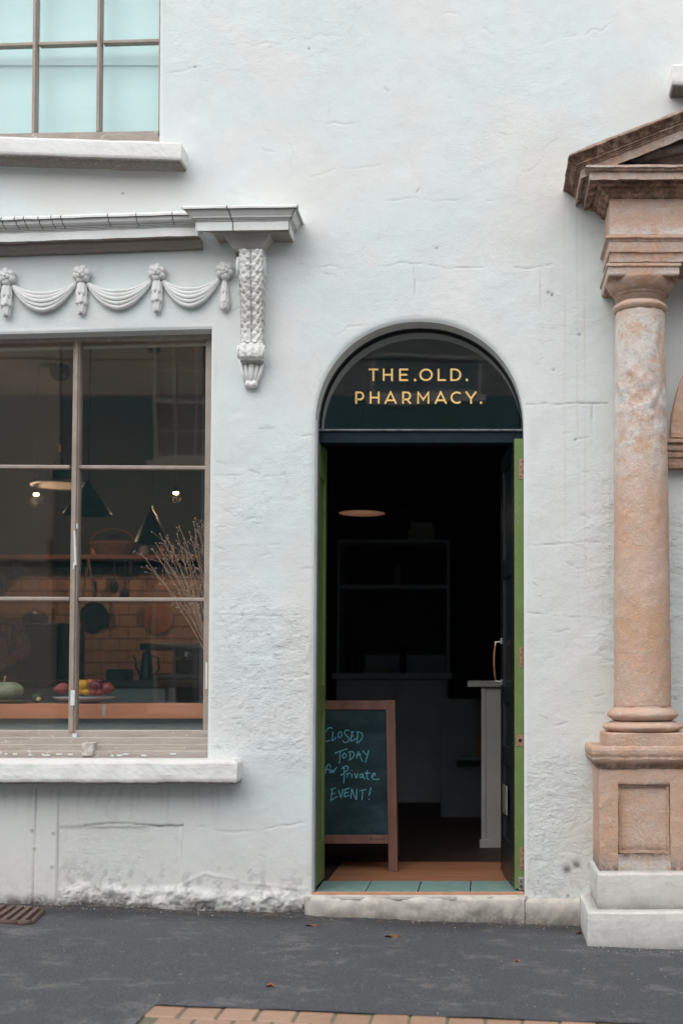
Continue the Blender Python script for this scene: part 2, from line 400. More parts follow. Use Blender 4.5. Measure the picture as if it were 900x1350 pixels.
# kerb, road, far pavement
KERB = m_plain("granite_kerb", (.30, .29, .28), (.22, .215, .21), 60, .8, .002)
mb = MB(); mb.hexa([(-60, -2.45, -.3), (60, -2.45, -.3), (60, -2.305, -.3), (-60, -2.305, -.3), (-60, -2.45, .19), (60, -2.45, -.19), (60, -2.305, -.19), (-60, -2.305, .19)])
mb = MB(); n = 0
for i in range(-20, 20):
    x_ = i*.9
    mb.hexa([(x_+.004, -2.45, -.4), (x_+.896, -2.45, -.4), (x_+.896, -2.305, -.4), (x_+.004, -2.305, -.4), (x_+.004, -2.45, ground(x_)-.01), (x_+.896, -2.45, ground(x_+.9)-.01), (x_+.896, -2.305, ground(x_+.9)-.01), (x_+.004, -2.305, ground(x_)-.01)])
tag(mb.build('kerb', KERB, bevel=.01), kind='structure')
mb = MB(); xs = [-150, -5, 5, 150]
vs = [(x, y, ground(x)-.13) for y in (-9.9, -2.44) for x in xs]
mb.add(vs, [(i, i+1, i+5, i+4) for i in range(3)]); tag(mb.build('road', ASPH), kind='structure')
PAVE2 = m_plain("concrete_paving", (.24, .235, .225), (.18, .175, .17), 3, .85, .002)
mb = MB(); vs = [(x, y, ground(x)-.01) for y in (-12.5, -9.9) for x in xs] + [(x, -9.9, ground(x)-.2) for x in xs]
mb.add(vs, [(i, i+1, i+5, i+4) for i in range(3)]+[(8+i, 9+i, 5+i, 4+i) for i in range(3)]); tag(mb.build('far_pavement', PAVE2), kind='structure')
mb = MB(); mb.add([(-300, -300, -.6), (300, -300, -.6), (300, 300, -.6), (-300, 300, -.6)], [(0, 1, 2, 3)]); tag(mb.build('ground', PAVE2), kind='structure')

# ================================================================== SHOP BUILDING
shop = thing('shop_building', (-1.3, 0.0, 0.0), "pale painted old shop front with arched doorway, big sash window and a swag frieze", "building")
# openings in the wall, traced in pixels on the wall plane
def P2(px, py): p = at(px, py, 0); return (p.x, p.z)
XL = P2(279, 700)[0]
winL = [P2(-262, 447), P2(279, 433), P2(273.5, 1003), P2(-262, 1003)]
winU = [P2(-215, -260), P2(213.5, -260), P2(210, 189), P2(-215, 196)]
dx0, dx1 = P2(412, 1000)[0], P2(690.5, 1000)[0]; DCX = (dx0+dx1)/2; DRX = (dx1-dx0)/2
zs = Z(560); ztop = Z(423.5); THR = Z(1177)
arch = [(dx0, THR), (dx0, zs)]
NA = 40
for i in range(1, NA):
    a = math.pi*(1-i/NA); sx = math.copysign(abs(math.cos(a))**.96, math.cos(a)); arch.append((DCX+DRX*sx, zs+(ztop-zs)*math.sin(a)**.96))
arch += [(dx1, zs), (dx1, THR)]
def seg_dist(xv, zv, a, b):
    ax, az = a; bx, bz = b; dx, dz = bx-ax, bz-az; L = dx*dx+dz*dz+1e-12
    t = np.clip(((xv-ax)*dx+(zv-az)*dz)/L, 0, 1); cx = ax+t*dx; cz = az+t*dz
    return np.hypot(xv-cx, zv-cz), cx, cz
def inside(xv, zv, poly):
    r = np.zeros(xv.shape, bool); n = len(poly)
    for i in range(n):
        (x1, z1), (x2, z2) = poly[i], poly[(i+1) % n]
        c = ((z1 > zv) != (z2 > zv)) & (xv < (x2-x1)*(zv-z1)/((z2-z1)+1e-12)+x1); r ^= c
    return r
def poly_nearest(xv, zv, poly):
    best = np.full(xv.shape, 1e9); bx = np.zeros(xv.shape); bz = np.zeros(xv.shape)
    for i in range(len(poly)):
        d, cx, cz = seg_dist(xv, zv, poly[i], poly[(i+1) % len(poly)]); m = d < best
        best[m] = d[m]; bx[m] = cx[m]; bz[m] = cz[m]
    return best, bx, bz
OPEN = [winL, winU, arch]
def crack(Xg, Zg, pts, wob=.01, seed=1):
    q = [P2(*p) for p in pts]; out = np.full(Xg.shape, 1e9)
    xa, xb = min(a[0] for a in q)-.06, max(a[0] for a in q)+.06; za, zb = min(a[1] for a in q)-.06, max(a[1] for a in q)+.06
    m = (Xg > xa) & (Xg < xb) & (Zg > za) & (Zg < zb)
    if m.any(): out[m] = _crack(Xg[m], Zg[m], pts, wob, seed)
    return out
def _crack(Xg, Zg, pts, wob=.01, seed=1):
    w1 = (fbm(Xg, Zg, 9, 3, seed)-.5)*wob*2; w2 = (fbm(Xg, Zg, 9, 3, seed+20)-.5)*wob*2
    best = np.full(Xg.shape, 1e9)
    q = [P2(*p) for p in pts]
    for i in range(len(q)-1):
        d, _, _ = seg_dist(Xg+w1, Zg+w2, q[i], q[i+1]); best = np.minimum(best, d)
    return best
def wall_sheet():
    h = .0058
    fx = np.arange(-2.42, 1.08, h); fz = np.arange(-.12, 4.52, h)
    xs = np.concatenate([np.arange(-7, -2.42, .11), fx, np.arange(1.08, 6, .11)])
    zs_ = np.concatenate([np.arange(-.5, -.12, .1), fz, np.arange(4.52, 8, .11)])
    Xg, Zg = np.meshgrid(xs, zs_); nz, nx = Xg.shape
    cx = (Xg[:-1, :-1]+Xg[1:, 1:])/2; cz = (Zg[:-1, :-1]+Zg[1:, 1:])/2
    rem = np.zeros(cx.shape, bool)
    for o in OPEN: rem |= inside(cx, cz, o)
    keep = ~rem
    kp = np.zeros((nz, nx), bool); rp = np.zeros((nz, nx), bool)
    for dj in (0, 1):
        for di in (0, 1):
            kp[dj:nz-1+dj, di:nx-1+di] |= keep; rp[dj:nz-1+dj, di:nx-1+di] |= rem
    bd = kp & rp
    dist = np.full(Xg.shape, 1e9)
    for o in OPEN:
        d, bx, bz = poly_nearest(Xg, Zg, o)
        m = bd & (d < .13); Xg[m] = bx[m]; Zg[m] = bz[m]; d[m] = 0
        dist = np.minimum(dist, d)
        for c in (o if len(o) < 6 else [o[0], o[-1]]):
            dd = np.where(bd, np.hypot(Xg-c[0], Zg-c[1]), 9); k = np.unravel_index(dd.argmin(), dd.shape)
            if dd[k] < .1: Xg[k] = c[0]; Zg[k] = c[1]
    # relief (positive = towards the street), metres
    H = (fbm(Xg, Zg, .9, 3, 1)-.5)*.020 + (fbm(Xg, Zg, 4.0, 5, 2)-.5)*.008
    wx = Xg + (fbm(Xg, Zg, 5, 3, 30)-.5)*.12; wz = Zg + (fbm(Xg, Zg, 5, 3, 31)-.5)*.12
    rid = 1-np.abs(2*vn(wx*.55, wz, 13, 5)-1); rid2 = 1-np.abs(2*vn(wx*.6, wz, 26, 6)-1)
    g = at(640, 640).z
    lower = sstep(Z(520), Z(760), Zg)          # rougher render low down
    px_ = PX0+ (Xg/5.7)*F
    lower = np.clip(lower*(.35+.65*sstep(250, 330, px_)*1.0), 0, 1)
    patchy = sstep(.42, .62, fbm(Xg, Zg, 1.5, 3, 12))
    A = .04+.80*lower*(.10+.50*patchy)+.14*patchy
    right = sstep(690, 720, px_)*sstep(Z(330), Z(450), Zg)*.08; A = A+right
    H += A*((rid**7)*.0022 - (rid2**8)*.0022 + (fbm(wx, wz, 18, 5, 7)-.5)*.0070)
    ROUGH = np.clip(A*1.15+.02, 0, 1)
    dirt_shade = np.zeros(Xg.shape); warm = np.zeros(Xg.shape)
    def cr(pts, depth=.004, wdt=.005, d_=.55, wob=.012, seed=1, gap=.45):
        c = crack(Xg, Zg, pts, wob, seed); m = c < .05; gp = np.zeros(c.shape); gp[m] = sstep(gap-.12, gap+.15, fbm(Xg[m], Zg[m], 9, 3, seed+3))*(.4+.6*vn(Xg[m], Zg[m], 30, seed))
        depth, wdt = depth*.75, wdt*.72; k = np.exp(-(c/wdt)**2)*gp; dirt_shade[:] = np.maximum(dirt_shade, k*d_); return -k*depth
    H += cr([(692, 533), (735, 533), (760, 531), (800, 532)], .007, .004, .6, .004, 2, .2)
    H += cr([(780, 533), (779, 590)], .006, .004, .35, .004, 3, .2)
    H += cr([(692, 718), (800, 713)], .005, .004, .3, .01, 4, .3)
    H += cr([(692, 808), (740, 812), (803, 818)], .006, .004, .4, .01, 5, .25)
    H += cr([(282, 811), (408, 811)], .005, .003, .35, .004, 6, .25)
    H += cr([(282, 626), (405, 628)], .004, .003, .3, .004, 7, .35)
    H += cr([(282, 720), (400, 718)], .003, .003, .15, .01, 8, .4)
    H += cr([(395, 351), (470, 353), (550, 350), (620, 352), (700, 354), (742, 345)], .006, .004, .4, .02, 9, .5)
    H += cr([(470, 262), (560, 264), (620, 262)], .004, .004, .2, .02, 10, .5)
    H += cr([(545, 352), (547, 420)], .004, .003, .35, .01, 11, .45)
    H += cr([(712, 352), (712, 440)], .004, .003, .4, .003, 12, .4)
    H += cr([(690, 440), (770, 441)], .003, .003, .25, .004, 13, .35)
    H += cr([(412, 234), (440, 222), (500, 216)], .003, .004, .1, .02, 14, .2)
    H += cr([(735, 180), (690, 235), (670, 262), (640, 265)], .0025, .004, .15, .03, 15, .25)
    H += cr([(215, 95), (260, 85), (290, 90)], .004, .004, .15, .02, 16, .3)
    H += cr([(395, 430), (440, 440), (500, 400)], .003, .004, .12, .03, 17, .4)
    H += cr([(420, 160), (560, 175), (640, 150)], .004, .005, .1, .04, 18, .5)
    H += cr([(330, 60), (420, 40), (560, 90)], .004, .006, .08, .05, 19, .5)
    H += cr([(590, 20), (700, 60), (800, 30)], .004, .006, .08, .05, 21, .5)
    H += cr([(300, 250), (340, 262), (330, 285)], .003, .004, .1, .02, 22, .4)
    # small horizontal scars
    rs = np.random.RandomState(5)
    for i in range(230):
        qx = rs.uniform(285, 805); qy = rs.uniform(20, 1160)
        if qy < 560 and rs.rand() < .88: continue
        L = rs.uniform(3, 20); c = crack(Xg, Zg, [(qx, qy), (qx+L, qy+rs.uniform(-6, 5))], .006, i % 9)
        k = np.exp(-(c/.0032)**2); H -= k*rs.uniform(.001, .0035); dirt_shade[:] = np.maximum(dirt_shade, k*rs.uniform(0, .35))
    # repair under the window: a hollow with a lip along its top, a flat board left of it
    def rectmask(x1, y1, x2, y2, soft=.01):
        a, b = P2(x1, y1), P2(x2, y2); u = Xg+(fbm(Xg, Zg, 7, 3, 41)-.5)*.03; v = Zg+(fbm(Xg, Zg, 7, 3, 42)-.5)*.03
        return sstep(0, soft, u-a[0])*sstep(0, soft, b[0]-u)*sstep(0, soft, a[1]-v)*sstep(0, soft, v-b[1])
    H -= .007*rectmask(60, 1087, 240, 1190, .02)
    H += cr([(112, 1087), (165, 1086), (210, 1091), (240, 1088)], .010, .006, .8, .008, 23, .12)
    H += cr([(240, 1088), (239, 1140)], .004, .004, .25, .008, 24, .3)
    H += cr([(262, 1090), (330, 1096), (405, 1088)], .005, .006, .1, .02, 26, .3)
    H += cr([(240, 1170), (270, 1150), (330, 1165), (405, 1172)], -.005, .012, 0, .02, 25, .1)
    flat = sstep(84, 80, px_)*sstep(Z(1030), Z(1045), Zg)
    H = H*(1-flat)+flat*.004
    for q in (52, 82): H -= np.exp(-(np.abs(px_-q+(Z(1030)-Zg)*3)/281/.003)**2)*sstep(Z(1035), Z(1045), Zg)*.006; dirt_shade[:] = np.maximum(dirt_shade, np.exp(-(np.abs(px_-q+(Z(1030)-Zg)*3)/281/.003)**2)*sstep(Z(1035), Z(1045), Zg)*.4)
    for q in ((43, 1094), (71, 1098), (46, 1118), (69, 1142), (43, 1188)):
        a = P2(*q); d = np.hypot(Xg-a[0], Zg-a[1]); k = np.exp(-(d/.008)**2); H += k*.004; dirt_shade[:] = np.maximum(dirt_shade, k*.6)
    # foot of the wall: crumbling bulged band and grime
    gz = .0206-.0385*np.clip(Xg, -5, 5); hh = Zg-gz
    foot = sstep(.125, .06, hh+(fbm(Xg, Zg, 5, 3, 50)-.5)*.06)
    crumb = fbm(Xg, Zg, 14, 4, 51)
    notflat = sstep(80, 90, px_)
    ind = 1-sstep(dx0-.03, dx0, Xg)*sstep(dx1+.02, dx1, Xg)
    H += foot*notflat*ind*(.007+(crumb-.5)*.032+(fbm(Xg, Zg, 45, 3, 55)-.5)*.02); ROUGH = np.maximum(ROUGH, foot*notflat)
    gr = sstep(.085, .0, hh+(fbm(Xg, Zg, 8, 4, 52)-.5)*.11); dirt_shade[:] = np.maximum(dirt_shade, gr*.95)
    low = sstep(.62, .0, hh); warm[:] = np.maximum(warm, low*(.30+.5*fbm(Xg, Zg, 3, 3, 53)))
    spots = sstep(.57, .64, fbm(Xg, Zg, 34, 4, 54))*sstep(.30, .03, hh); dirt_shade[:] = np.maximum(dirt_shade, spots*.4*(.25+.75*notflat))
    # warm stains: round the pediment end, under sills and cornice, beside the door
    def blob(px, py, rx, ry, k):
        a = P2(px, py); d = np.hypot((Xg-a[0])/rx, (Zg-a[1])/ry)+(fbm(Xg, Zg, 3, 4, 60)-.5)*.7
        warm[:] = np.maximum(warm, sstep(1.15, .3, d)*k)
    blob(725, 240, .26, .34, .62); blob(690, 310, .22, .22, .42); blob(850, 150, .25, .22, .4)
    blob(140, 250, .62, .14, .62); blob(400, 250, .3, .16, .35); blob(395, 830, .10, .5, .40)
    blob(680, 880, .16, .5, .34); blob(730, 870, .3, .8, .2); blob(770, 1130, .16, .25, .5); blob(150, 1150, .9, .5, .35)
    for q in (745, 762, 810, 771):       # thin runs from the pediment
        k = np.exp(-((px_-q-(fbm(Xg, Zg, 3, 2, 61)-.5)*3)/281/.0025)**2)*sstep(Z(247), Z(262), Zg)*sstep(Z(1100), Z(500), Zg); warm[:] = np.maximum(warm, k*.8); dirt_shade[:] = np.maximum(dirt_shade, k*.06)
    for q in np.random.RandomState(9).uniform(0, 320, 26):   # streaks under the sill
        k = np.exp(-((px_-q-(vn(Xg, Zg, 9, 3)-.5)*9)/281/.007)**2)*sstep(Z(1036), Z(1040), Zg)*sstep(Z(1060+q % 60), Z(1045), Zg); dirt_shade[:] = np.maximum(dirt_shade, k*.13)
    for q, qy, r in ((722, 386, .006), (727, 389, .008), (763, 441, .006), (729, 488, .005), (758, 580, .006), (575, 327, .005), (760, 1140, .02), (779, 1142, .012), (747, 1147, .02), (748, 1182, .006), (257, 88, .005), (407, 64, .005), (162, 255, .005)):
        a = P2(q, qy); k = np.exp(-(np.hypot(Xg-a[0], Zg-a[1])/r)**2); dirt_shade[:] = np.maximum(dirt_shade, k*.9); H -= k*.004
    fade = sstep(0, .03, dist); H = H*fade - .006*(1-sstep(0, .012, dist))
    V = np.stack([Xg.ravel(), -H.ravel(), Zg.ravel()], 1)
    idx = np.arange(nz*nx).reshape(nz, nx)
    q = np.stack([idx[:-1, :-1], idx[:-1, 1:], idx[1:, 1:], idx[1:, :-1]], -1)[keep]
    used = np.zeros(nz*nx, bool); used[q.ravel()] = True; mp = np.cumsum(used)-1
    V = V[used]; q = mp[q]; V[:, 0] -= shop.location.x
    me = bpy.data.meshes.new('wall'); me.vertices.add(len(V)); me.vertices.foreach_set('co', V.ravel())
    me.loops.add(q.size); me.loops.foreach_set('vertex_index', q.ravel().astype(np.int32))
    me.polygons.add(len(q)); me.polygons.foreach_set('loop_start', np.arange(0, q.size, 4, dtype=np.int32)); me.polygons.foreach_set('loop_total', np.full(len(q), 4, np.int32))
    me.update(calc_edges=True); me.polygons.foreach_set('use_smooth', [True]*len(q))
    ROUGH = ROUGH*(1-flat)*(.3+.7*fade)
    for nm, a in (('dirt_shade', dirt_shade), ('warm', warm), ('rough', ROUGH)):
        t = me.attributes.new(nm, 'FLOAT', 'POINT'); t.data.foreach_set('value', a.ravel()[used].astype(np.float32))
    me.materials.append(PAINT); o = bpy.data.objects.new('wall', me); COL.objects.link(o); o.parent = shop
    return o
wall_sheet()
# reveals (thickness of the wall) for the three openings
mb = MB()
for o, dep, cl in ((winL, .30, True), (winU, .28, True), (arch, .30, False)):
    o2 = []
    n = len(o)
    for i in range(n if cl else n-1):
        a, b = o[i], o[(i+1) % n]; L = math.hypot(b[0]-a[0], b[1]-a[1]); k = max(1, int(L/.05))
        o2 += [(a[0]+(b[0]-a[0])*t/k, a[1]+(b[1]-a[1])*t/k) for t in range(k)]
    if not cl: o2.append(o[-1])
    m_ = len(o2); ys = (.0055, .03, .08, .15, dep); vs = [(x, y, z) for y in ys for x, z in o2]
    fs = [(j*m_+i, (j+1)*m_+i, (j+1)*m_+(i+1) % m_, j*m_+(i+1) % m_) for j in range(len(ys)-1) for i in range(m_ if cl else m_-1)]
    mb.add(vs, fs)
mb.build('wall_reveal', PAINT, shop, smooth=False)

# -- doorstep: front block of the threshold and kerb stone to its right
def slab(name, mat, pts_px, y0, y1, parent, amp=.004, dirtbot=True):
    """irregular long stone: pts_px = (x0, x1, ytop, ybottom) front face in pixels"""
    a, b, t, bt = pts_px; m = MB(); pa = at(a, t, y0); pb = at(b, bt, y0)
    n = 60; k = 8; vs = []; d = []
    for j in range(k+1):
        for i in range(n+1):
            x = pa.x+(pb.x-pa.x)*i/n; z = pa.z+(pb.z-pa.z)*j/k
            rr = noise.noise(Vector((x*9, z*9, 3)))*amp*2+noise.noise(Vector((x*30, z*30, 5)))*amp
            e = .008 if j == 0 else 0
            vs.append((x, y0+rr+e, z)); d.append(max(0, (j/k-.2)*1.15) if dirtbot else 0)
    for i in range(n+1):
        x = pa.x+(pb.x-pa.x)*i/n; vs.append((x, y1, pa.z+.002)); d.append(0)
    fs = [(j*(n+1)+i, (j+1)*(n+1)+i, (j+1)*(n+1)+i+1, j*(n+1)+i+1) for j in range(k) for i in range(n)]
    B = (k+1)*(n+1); fs += [(i, i+1, B+i+1, B+i) for i in range(n)]
    n0 = m.add(vs, fs); lft = [j*(n+1) for j in range(k+1)]; rgt = [j*(n+1)+n for j in range(k+1)]
    e1 = len(m.v); m.v += [(pa.x, y1, pb.z), (pb.x, y1, pb.z)]; m.f += [tuple(lft+[e1, B]), tuple((rgt+[e1+1, B+n])[::-1])]; m.m += [0, 0]
    m.at['dirt_shade'] = d+[0, 0]
    return m.build(name, mat, parent, smooth=True)
slab('door_step', STEPM, (401, 691, 1183, 1222), -.035, .0, shop, .010)
slab('kerb_stone', STEPM, (691.5, 764, 1186, 1226), -.028, .0, shop, .006)
mb = MB(); mb.box(dx0-.02, dx1+.01, -.028, .012, THR-.03, THR-.008); mb.build('step_nosing', STEPM, shop, bevel=.006)
TERRA = m_plain("terracotta_edge", (.55, .27, .17), (.45, .22, .14), 20, .7)
mb = MB(); mb.box(dx0+.002, dx1-.002, -.004, .02, THR-.0078, THR+.002); mb.build('tile_edge', TERRA, shop, bevel=.002)
# green threshold tiles
yy1 = .325
tx = [dx0+.01, X(480.9, 1173), X(550.2, 1175), X(619.2, 1176), dx1-.002]
for i in range(4):
    m = MB(); m.box(tx[i]+.0025, tx[i+1]-.0025, .0225, yy1, THR-.03, THR+.0015+.0008*(i % 2)); m.build('tile', GTILE, shop, bevel=.0015)

# ---------------------------------------------------------------- sash window over the shop
YF = .10
def bar(mb, p1, p2, wpx, y0, y1, vert=True, mi=0):
    """glazing bar between two pixel points on depth y0; wpx wide"""
    a, b = at(*p1, y0), at(*p2, y0); h = wpx/281/2
    if vert: lo, hi = (a, b) if a.z < b.z else (b, a); mb.hexa([(lo.x-h, y0, lo.z), (lo.x+h, y0, lo.z), (lo.x+h, y1, lo.z), (lo.x-h, y1, lo.z), (hi.x-h, y0, hi.z), (hi.x+h, y0, hi.z), (hi.x+h, y1, hi.z), (hi.x-h, y1, hi.z)], mi)
    else: l, r = (a, b) if a.x < b.x else (b, a); mb.hexa([(l.x, y0, l.z-h), (r.x, y0, r.z-h), (r.x, y1, r.z-h), (l.x, y1, l.z-h), (l.x, y0, l.z+h), (r.x, y0, r.z+h), (r.x, y1, r.z+h), (l.x, y1, l.z+h)], mi)
    return mb
sw = bpy.data.objects.new('shop_window', None); COL.objects.link(sw); sw.parent = shop; sw.location = (-1.3, 0, 1.0)
# outer frame (top, right stile, left stile)
mb = MB(); bar(mb, (-270, 449), (279, 439), 15, YF-.01, YF+.09, False); mb.build('frame', SASHW, sw, bevel=.004)
mb = MB(); bar(mb, (275.5, 436), (271.5, 975), 8.5, YF, YF+.085); mb.build('stile', SASH, sw, bevel=.004)
mb = MB(); bar(mb, (-262, 436), (-262, 975), 9, YF, YF+.085); mb.build('stile', SASH, sw, bevel=.004)
# mullions: centre at 102 (top) .. 96 (bottom)
for (a, b) in (((101.5, 446), (94.5, 966)), ((-84, 446), (-88, 966))):
    mb = MB(); bar(mb, a, b, 9.5, YF-.004, YF+.05)
    m = mb; bar(mb, (a[0]-.3, a[1]), (b[0]-.3, b[1]), 4.5, YF-.016, YF-.004)
    mb.build('mullion', SASH, sw, bevel=.004)
mb = MB()
for a, b, w_ in (((99.5, 745), (98.2, 700), 2.6), ((97.6, 742), (97.2, 750), 1.6), ((96.0, 910), (95.5, 930), 5.5), ((102, 690), (101.5, 697), 1.5), ((98.2, 967), (98.5, 972), 6)): bar(mb, a, b, w_, YF-.0175, YF-.006)
mb.build('paint_flake', WHITEFLAKE, sw, bevel=.001, kind='stuff')
mb = MB(); bar(mb, (272.4, 873), (272.2, 908), 2.4, YF-.0015, YF+.01); mb.build('paint_flake', WHITEFLAKE, sw)
for y0_, y1_, ya in ((615.5, 616.5, 0), (790, 790.5, 0)):
    for a, b in ((-262, -89), (-82, 92), (103, 273)):
        o = -1 if a < 100 and a > -100 else 0
        mb = MB(); bar(mb, (a, y0_+o), (b, y1_+o), 5.5, YF+.004, YF+.045, False); mb.build('glazing_bar', SASH, sw, bevel=.006, seg=3)
# bottom rail in steps
RA = m_plain("weathered_rail_paint", (.44, .385, .34), (.36, .305, .265), 13, .6, .003, scale=(.4, 1, 3), dirt_shade=((.68, .68, .66), .9))
for (t, b, y) in ((962.5, 972, YF-.002), (972, 981, YF-.022), (981, 989.5, YF-.032), (989.5, 1000, YF-.045)):
    mb = MB(); zt = Z(t, 640, y); zb = Z(b, 640, y)-.006; mb.box(X(-262, 975, y), X(275, 975, y), y, YF+.08, zb, zt)
    mb.build('bottom_rail', RA, sw, bevel=.005, seg=3, rough=(.001, 6))
mb = MB()
rs = random.Random(4)
for q in (8, 20, 57, 62, 78, 93, 112, 148, 158, 166, 40, 190, 228):
    w_ = rs.uniform(3, 9); yb = 995+rs.uniform(-1, 1.5); y = YF-.047; p = at(q, yb, y); mb.box(p.x-w_/562, p.x+w_/562, y, y+.01, p.z-.004, p.z+.004)
mb.build('paint_flake', WHITEFLAKE, sw, bevel=.0015, kind='stuff')
y = YF-.06; p = at(115, 988.5, y); mb = MB(); mb.hexa([(p.x-.026, y, p.z-.03), (p.x+.026, y, p.z-.03), (p.x+.026, y+.05, p.z-.03), (p.x-.026, y+.05, p.z-.03), (p.x-.028, y, p.z+.03), (p.x+.03, y, p.z+.03), (p.x+.04, y+.05, p.z+.036), (p.x-.02, y+.05, p.z+.036)])
mb.build('sash_stop', m_plain("flaking_block_paint", (.60, .56, .52), (.36, .29, .25), 30, .7, .004), sw, bevel=.004, rough=(.003, 30))
# panes
cols = [(-262, -85), (-85, 98), (98, 274)]; rws = [(446, 615), (617, 789), (791, 964)]
for cidx, (a, b) in enumerate(cols):
    for ridx, (t, bt) in enumerate(rws):
        pa, pb = at(a, bt, YF+.022), at(b, t, YF+.022); m = MB(); yy = YF+.022
        tw = (rs.uniform(-.0012, .0012), rs.uniform(-.0012, .0012))
        m.hexa([(pa.x, yy+tw[0], pa.z), (pb.x, yy-tw[0], pa.z), (pb.x, yy+.004-tw[0], pa.z), (pa.x, yy+.004+tw[0], pa.z), (pa.x, yy+tw[1], pb.z), (pb.x, yy-tw[1], pb.z), (pb.x, yy+.004-tw[1], pb.z), (pa.x, yy+.004+tw[1], pb.z)])
        m.build('pane', GLASS, sw)
# lower sill
def sill(name, xl, xr, top, bot, proj, mat, tilt=0, amp=.005, lip=True):
    m = MB(); zt = Z(top, 640, -proj); zb = Z(bot, 640, -proj); h = zt-zb
    pr = [(-.02, zt+.012), (-.004, zt+.002), (0, zt-.006)] + [(0.001, zt-.006-(h-.016)*i/5) for i in range(1, 5)] + [(0, zb+.01), (-.008, zb), (-proj, zb-.002)]
    pr = [(p, z) for p, z in pr]
    mbox(m, xl, xr, proj, pr, .03, (lambda x: tilt*(x-xr)), .02, .02, 0, dirt_shade=[0, 0, .0, 0, 0, 0, 0, .45, .8, .5], warm=[.3, .2, .1, 0, 0, 0, .1, .4, .9, .9])
    return m.build(name, mat, shop, smooth=False, rough=(amp, 11))
SILLP = m_trim("sill_paint", (.80, .80, .78), (.765, .76, .74))
sill('window_sill', X(-300, 1000, -.13), X(313, 1003, -.12), 1005.5, 1034, .13, SILLP, 0, .006)
sill('upper_window_sill', X(-250, 200, -.12), X(239, 200, -.12), 189, 213.5, .115, SILLP, -.034, .003)
sill('upper_window_sill', X(886, 100, -.12), X(886, 100, -.12)+1.5, 85, 114, .115, SILLP, 0, .003)

# ---------------------------------------------------------------- upper window with the turquoise blind
uw = bpy.data.objects.new('upper_window', None); COL.objects.link(uw); uw.parent = shop; uw.location = (-1.3, 0, 3.9)
mb = MB(); bar(mb, (-215, 187), (212, 180), 17, .10, .18, False); mb.build('bottom_rail', SASHW, uw, bevel=.004)
mb = MB(); bar(mb, (-215, 193), (212, 186), 4, .08, .10, False); mb.build('bottom_rail', RA, uw, bevel=.003)
for a, b in (((50, -260), (44.5, 176)), ((134.5, -260), (129.5, 173)), ((-38, -260), (-41, 176)), ((-124, -260), (-127, 176))):
    mb = MB(); bar(mb, a, b, 6, .11, .15); bar(mb, a, b, 2.6, .10, .11); mb.build('glazing_bar', SASH, uw, bevel=.003)
for yb, o in ((57.5, 2.3), (-66, 2.3), (-190, 2.3)):
    for a, b in ((-215, -126), (-122, -40), (-36, 45), (51, 129), (136, 213)):
        mb = MB(); f = lambda x: yb+o-(x+40)*.028; bar(mb, (a, f(a)), (b, f(b)), 4.6, .112, .148, False); mb.build('glazing_bar', SASH, uw, bevel=.003)
mb = MB(); bar(mb, (214, -260), (210.5, 180), 4, .10, .17); mb.build('stile', SASH, uw, bevel=.002)
for a, b in ((-215, -124), (-124, -39), (-39, 48), (48, 132), (132, 212)):
    for t, bt in ((-260, -190), (-190, -66), (-66, 57), (57, 178)):
        pa, pb = at(a, bt, .132), at(b, t, .132); m = MB(); m.box(pa.x, pb.x, .130, .134, pa.z, pb.z); m.build('pane', GLASSU, uw)
pa, pb = at(-230, 196, .19), at(228, -270, .19); m = MB()
nn = 40
for i in range(nn):   # gently waved cloth
    za = pa.z+(pb.z-pa.z)*i/nn; zb = pa.z+(pb.z-pa.z)*(i+1)/nn
    ya, yb_ = .21+.002*math.sin(i*.9), .21+.002*math.sin((i+1)*.9)
    m.add([(pa.x, ya, za), (pb.x, ya, za), (pb.x, yb_, zb), (pa.x, yb_, zb), (pa.x, ya+.003, za), (pb.x, ya+.003, za), (pb.x, yb_+.003, zb), (pa.x, yb_+.003, zb)], [(0, 1, 2, 3), (7, 6, 5, 4)])
m.build('blind', BLIND, uw, smooth=True, weld=False)
p = at(0, 84, .208); m = MB(); m.box(pa.x, pb.x, .2035, .2045, p.z-.010, p.z+.010); m.build('blind_batten', BLIND, uw, bevel=.0004)

# ---------------------------------------------------------------- cornice with block over the bracket
def tiltf(px_ref, py_ref, slope): x0_ = X(px_ref, py_ref); return lambda x: slope*(x-x0_)
def prof_px(rows_, Yref):  # (projection, py at px 100)
    return [(p, Z(py, 640, -p)) for p, py in rows_]
TF = tiltf(100, 300, .034)
cp = [(.005, 283), (.145, 283.5), (.150, 285), (.150, 287.5), (.142, 288.5), (.140, 290), (.136, 294), (.127, 297), (.118, 298.5), (.118, 300), (.113, 300.6), (.113, 302), (.108, 302.6), (.108, 304), (.104, 305), (.104, 316), (.100, 316.6), (.060, 318.5), (.056, 322), (.040, 327), (.030, 331), (.006, 335)]
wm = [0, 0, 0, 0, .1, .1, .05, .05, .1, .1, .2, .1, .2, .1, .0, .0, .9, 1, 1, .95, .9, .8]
dt = [.0, 0, 0, 0, .75, .2, .1, .15, .35, .1, .5, .1, .5, .1, 0, 0, .3, .35, .3, .3, .3, .7]  # soffit rows: grime, plus shade and bounced brown light painted in
jts = [X(q, 290) for q in (10, 34, 50, 61, 78, 94, 106, 162, 196, 239, -20, -60, -130, -200)]
mb = MB(); mbox(mb, X(-352, 300), X(268, 300), .0, prof_px(cp, 0), .03, TF, .02, .02, 0, joints=jts, dirt_shade=dt, warm=wm, ends=(1, 0), jk=.5)
mb.build('cornice', TRIM, shop, rough=(.0035, 9))
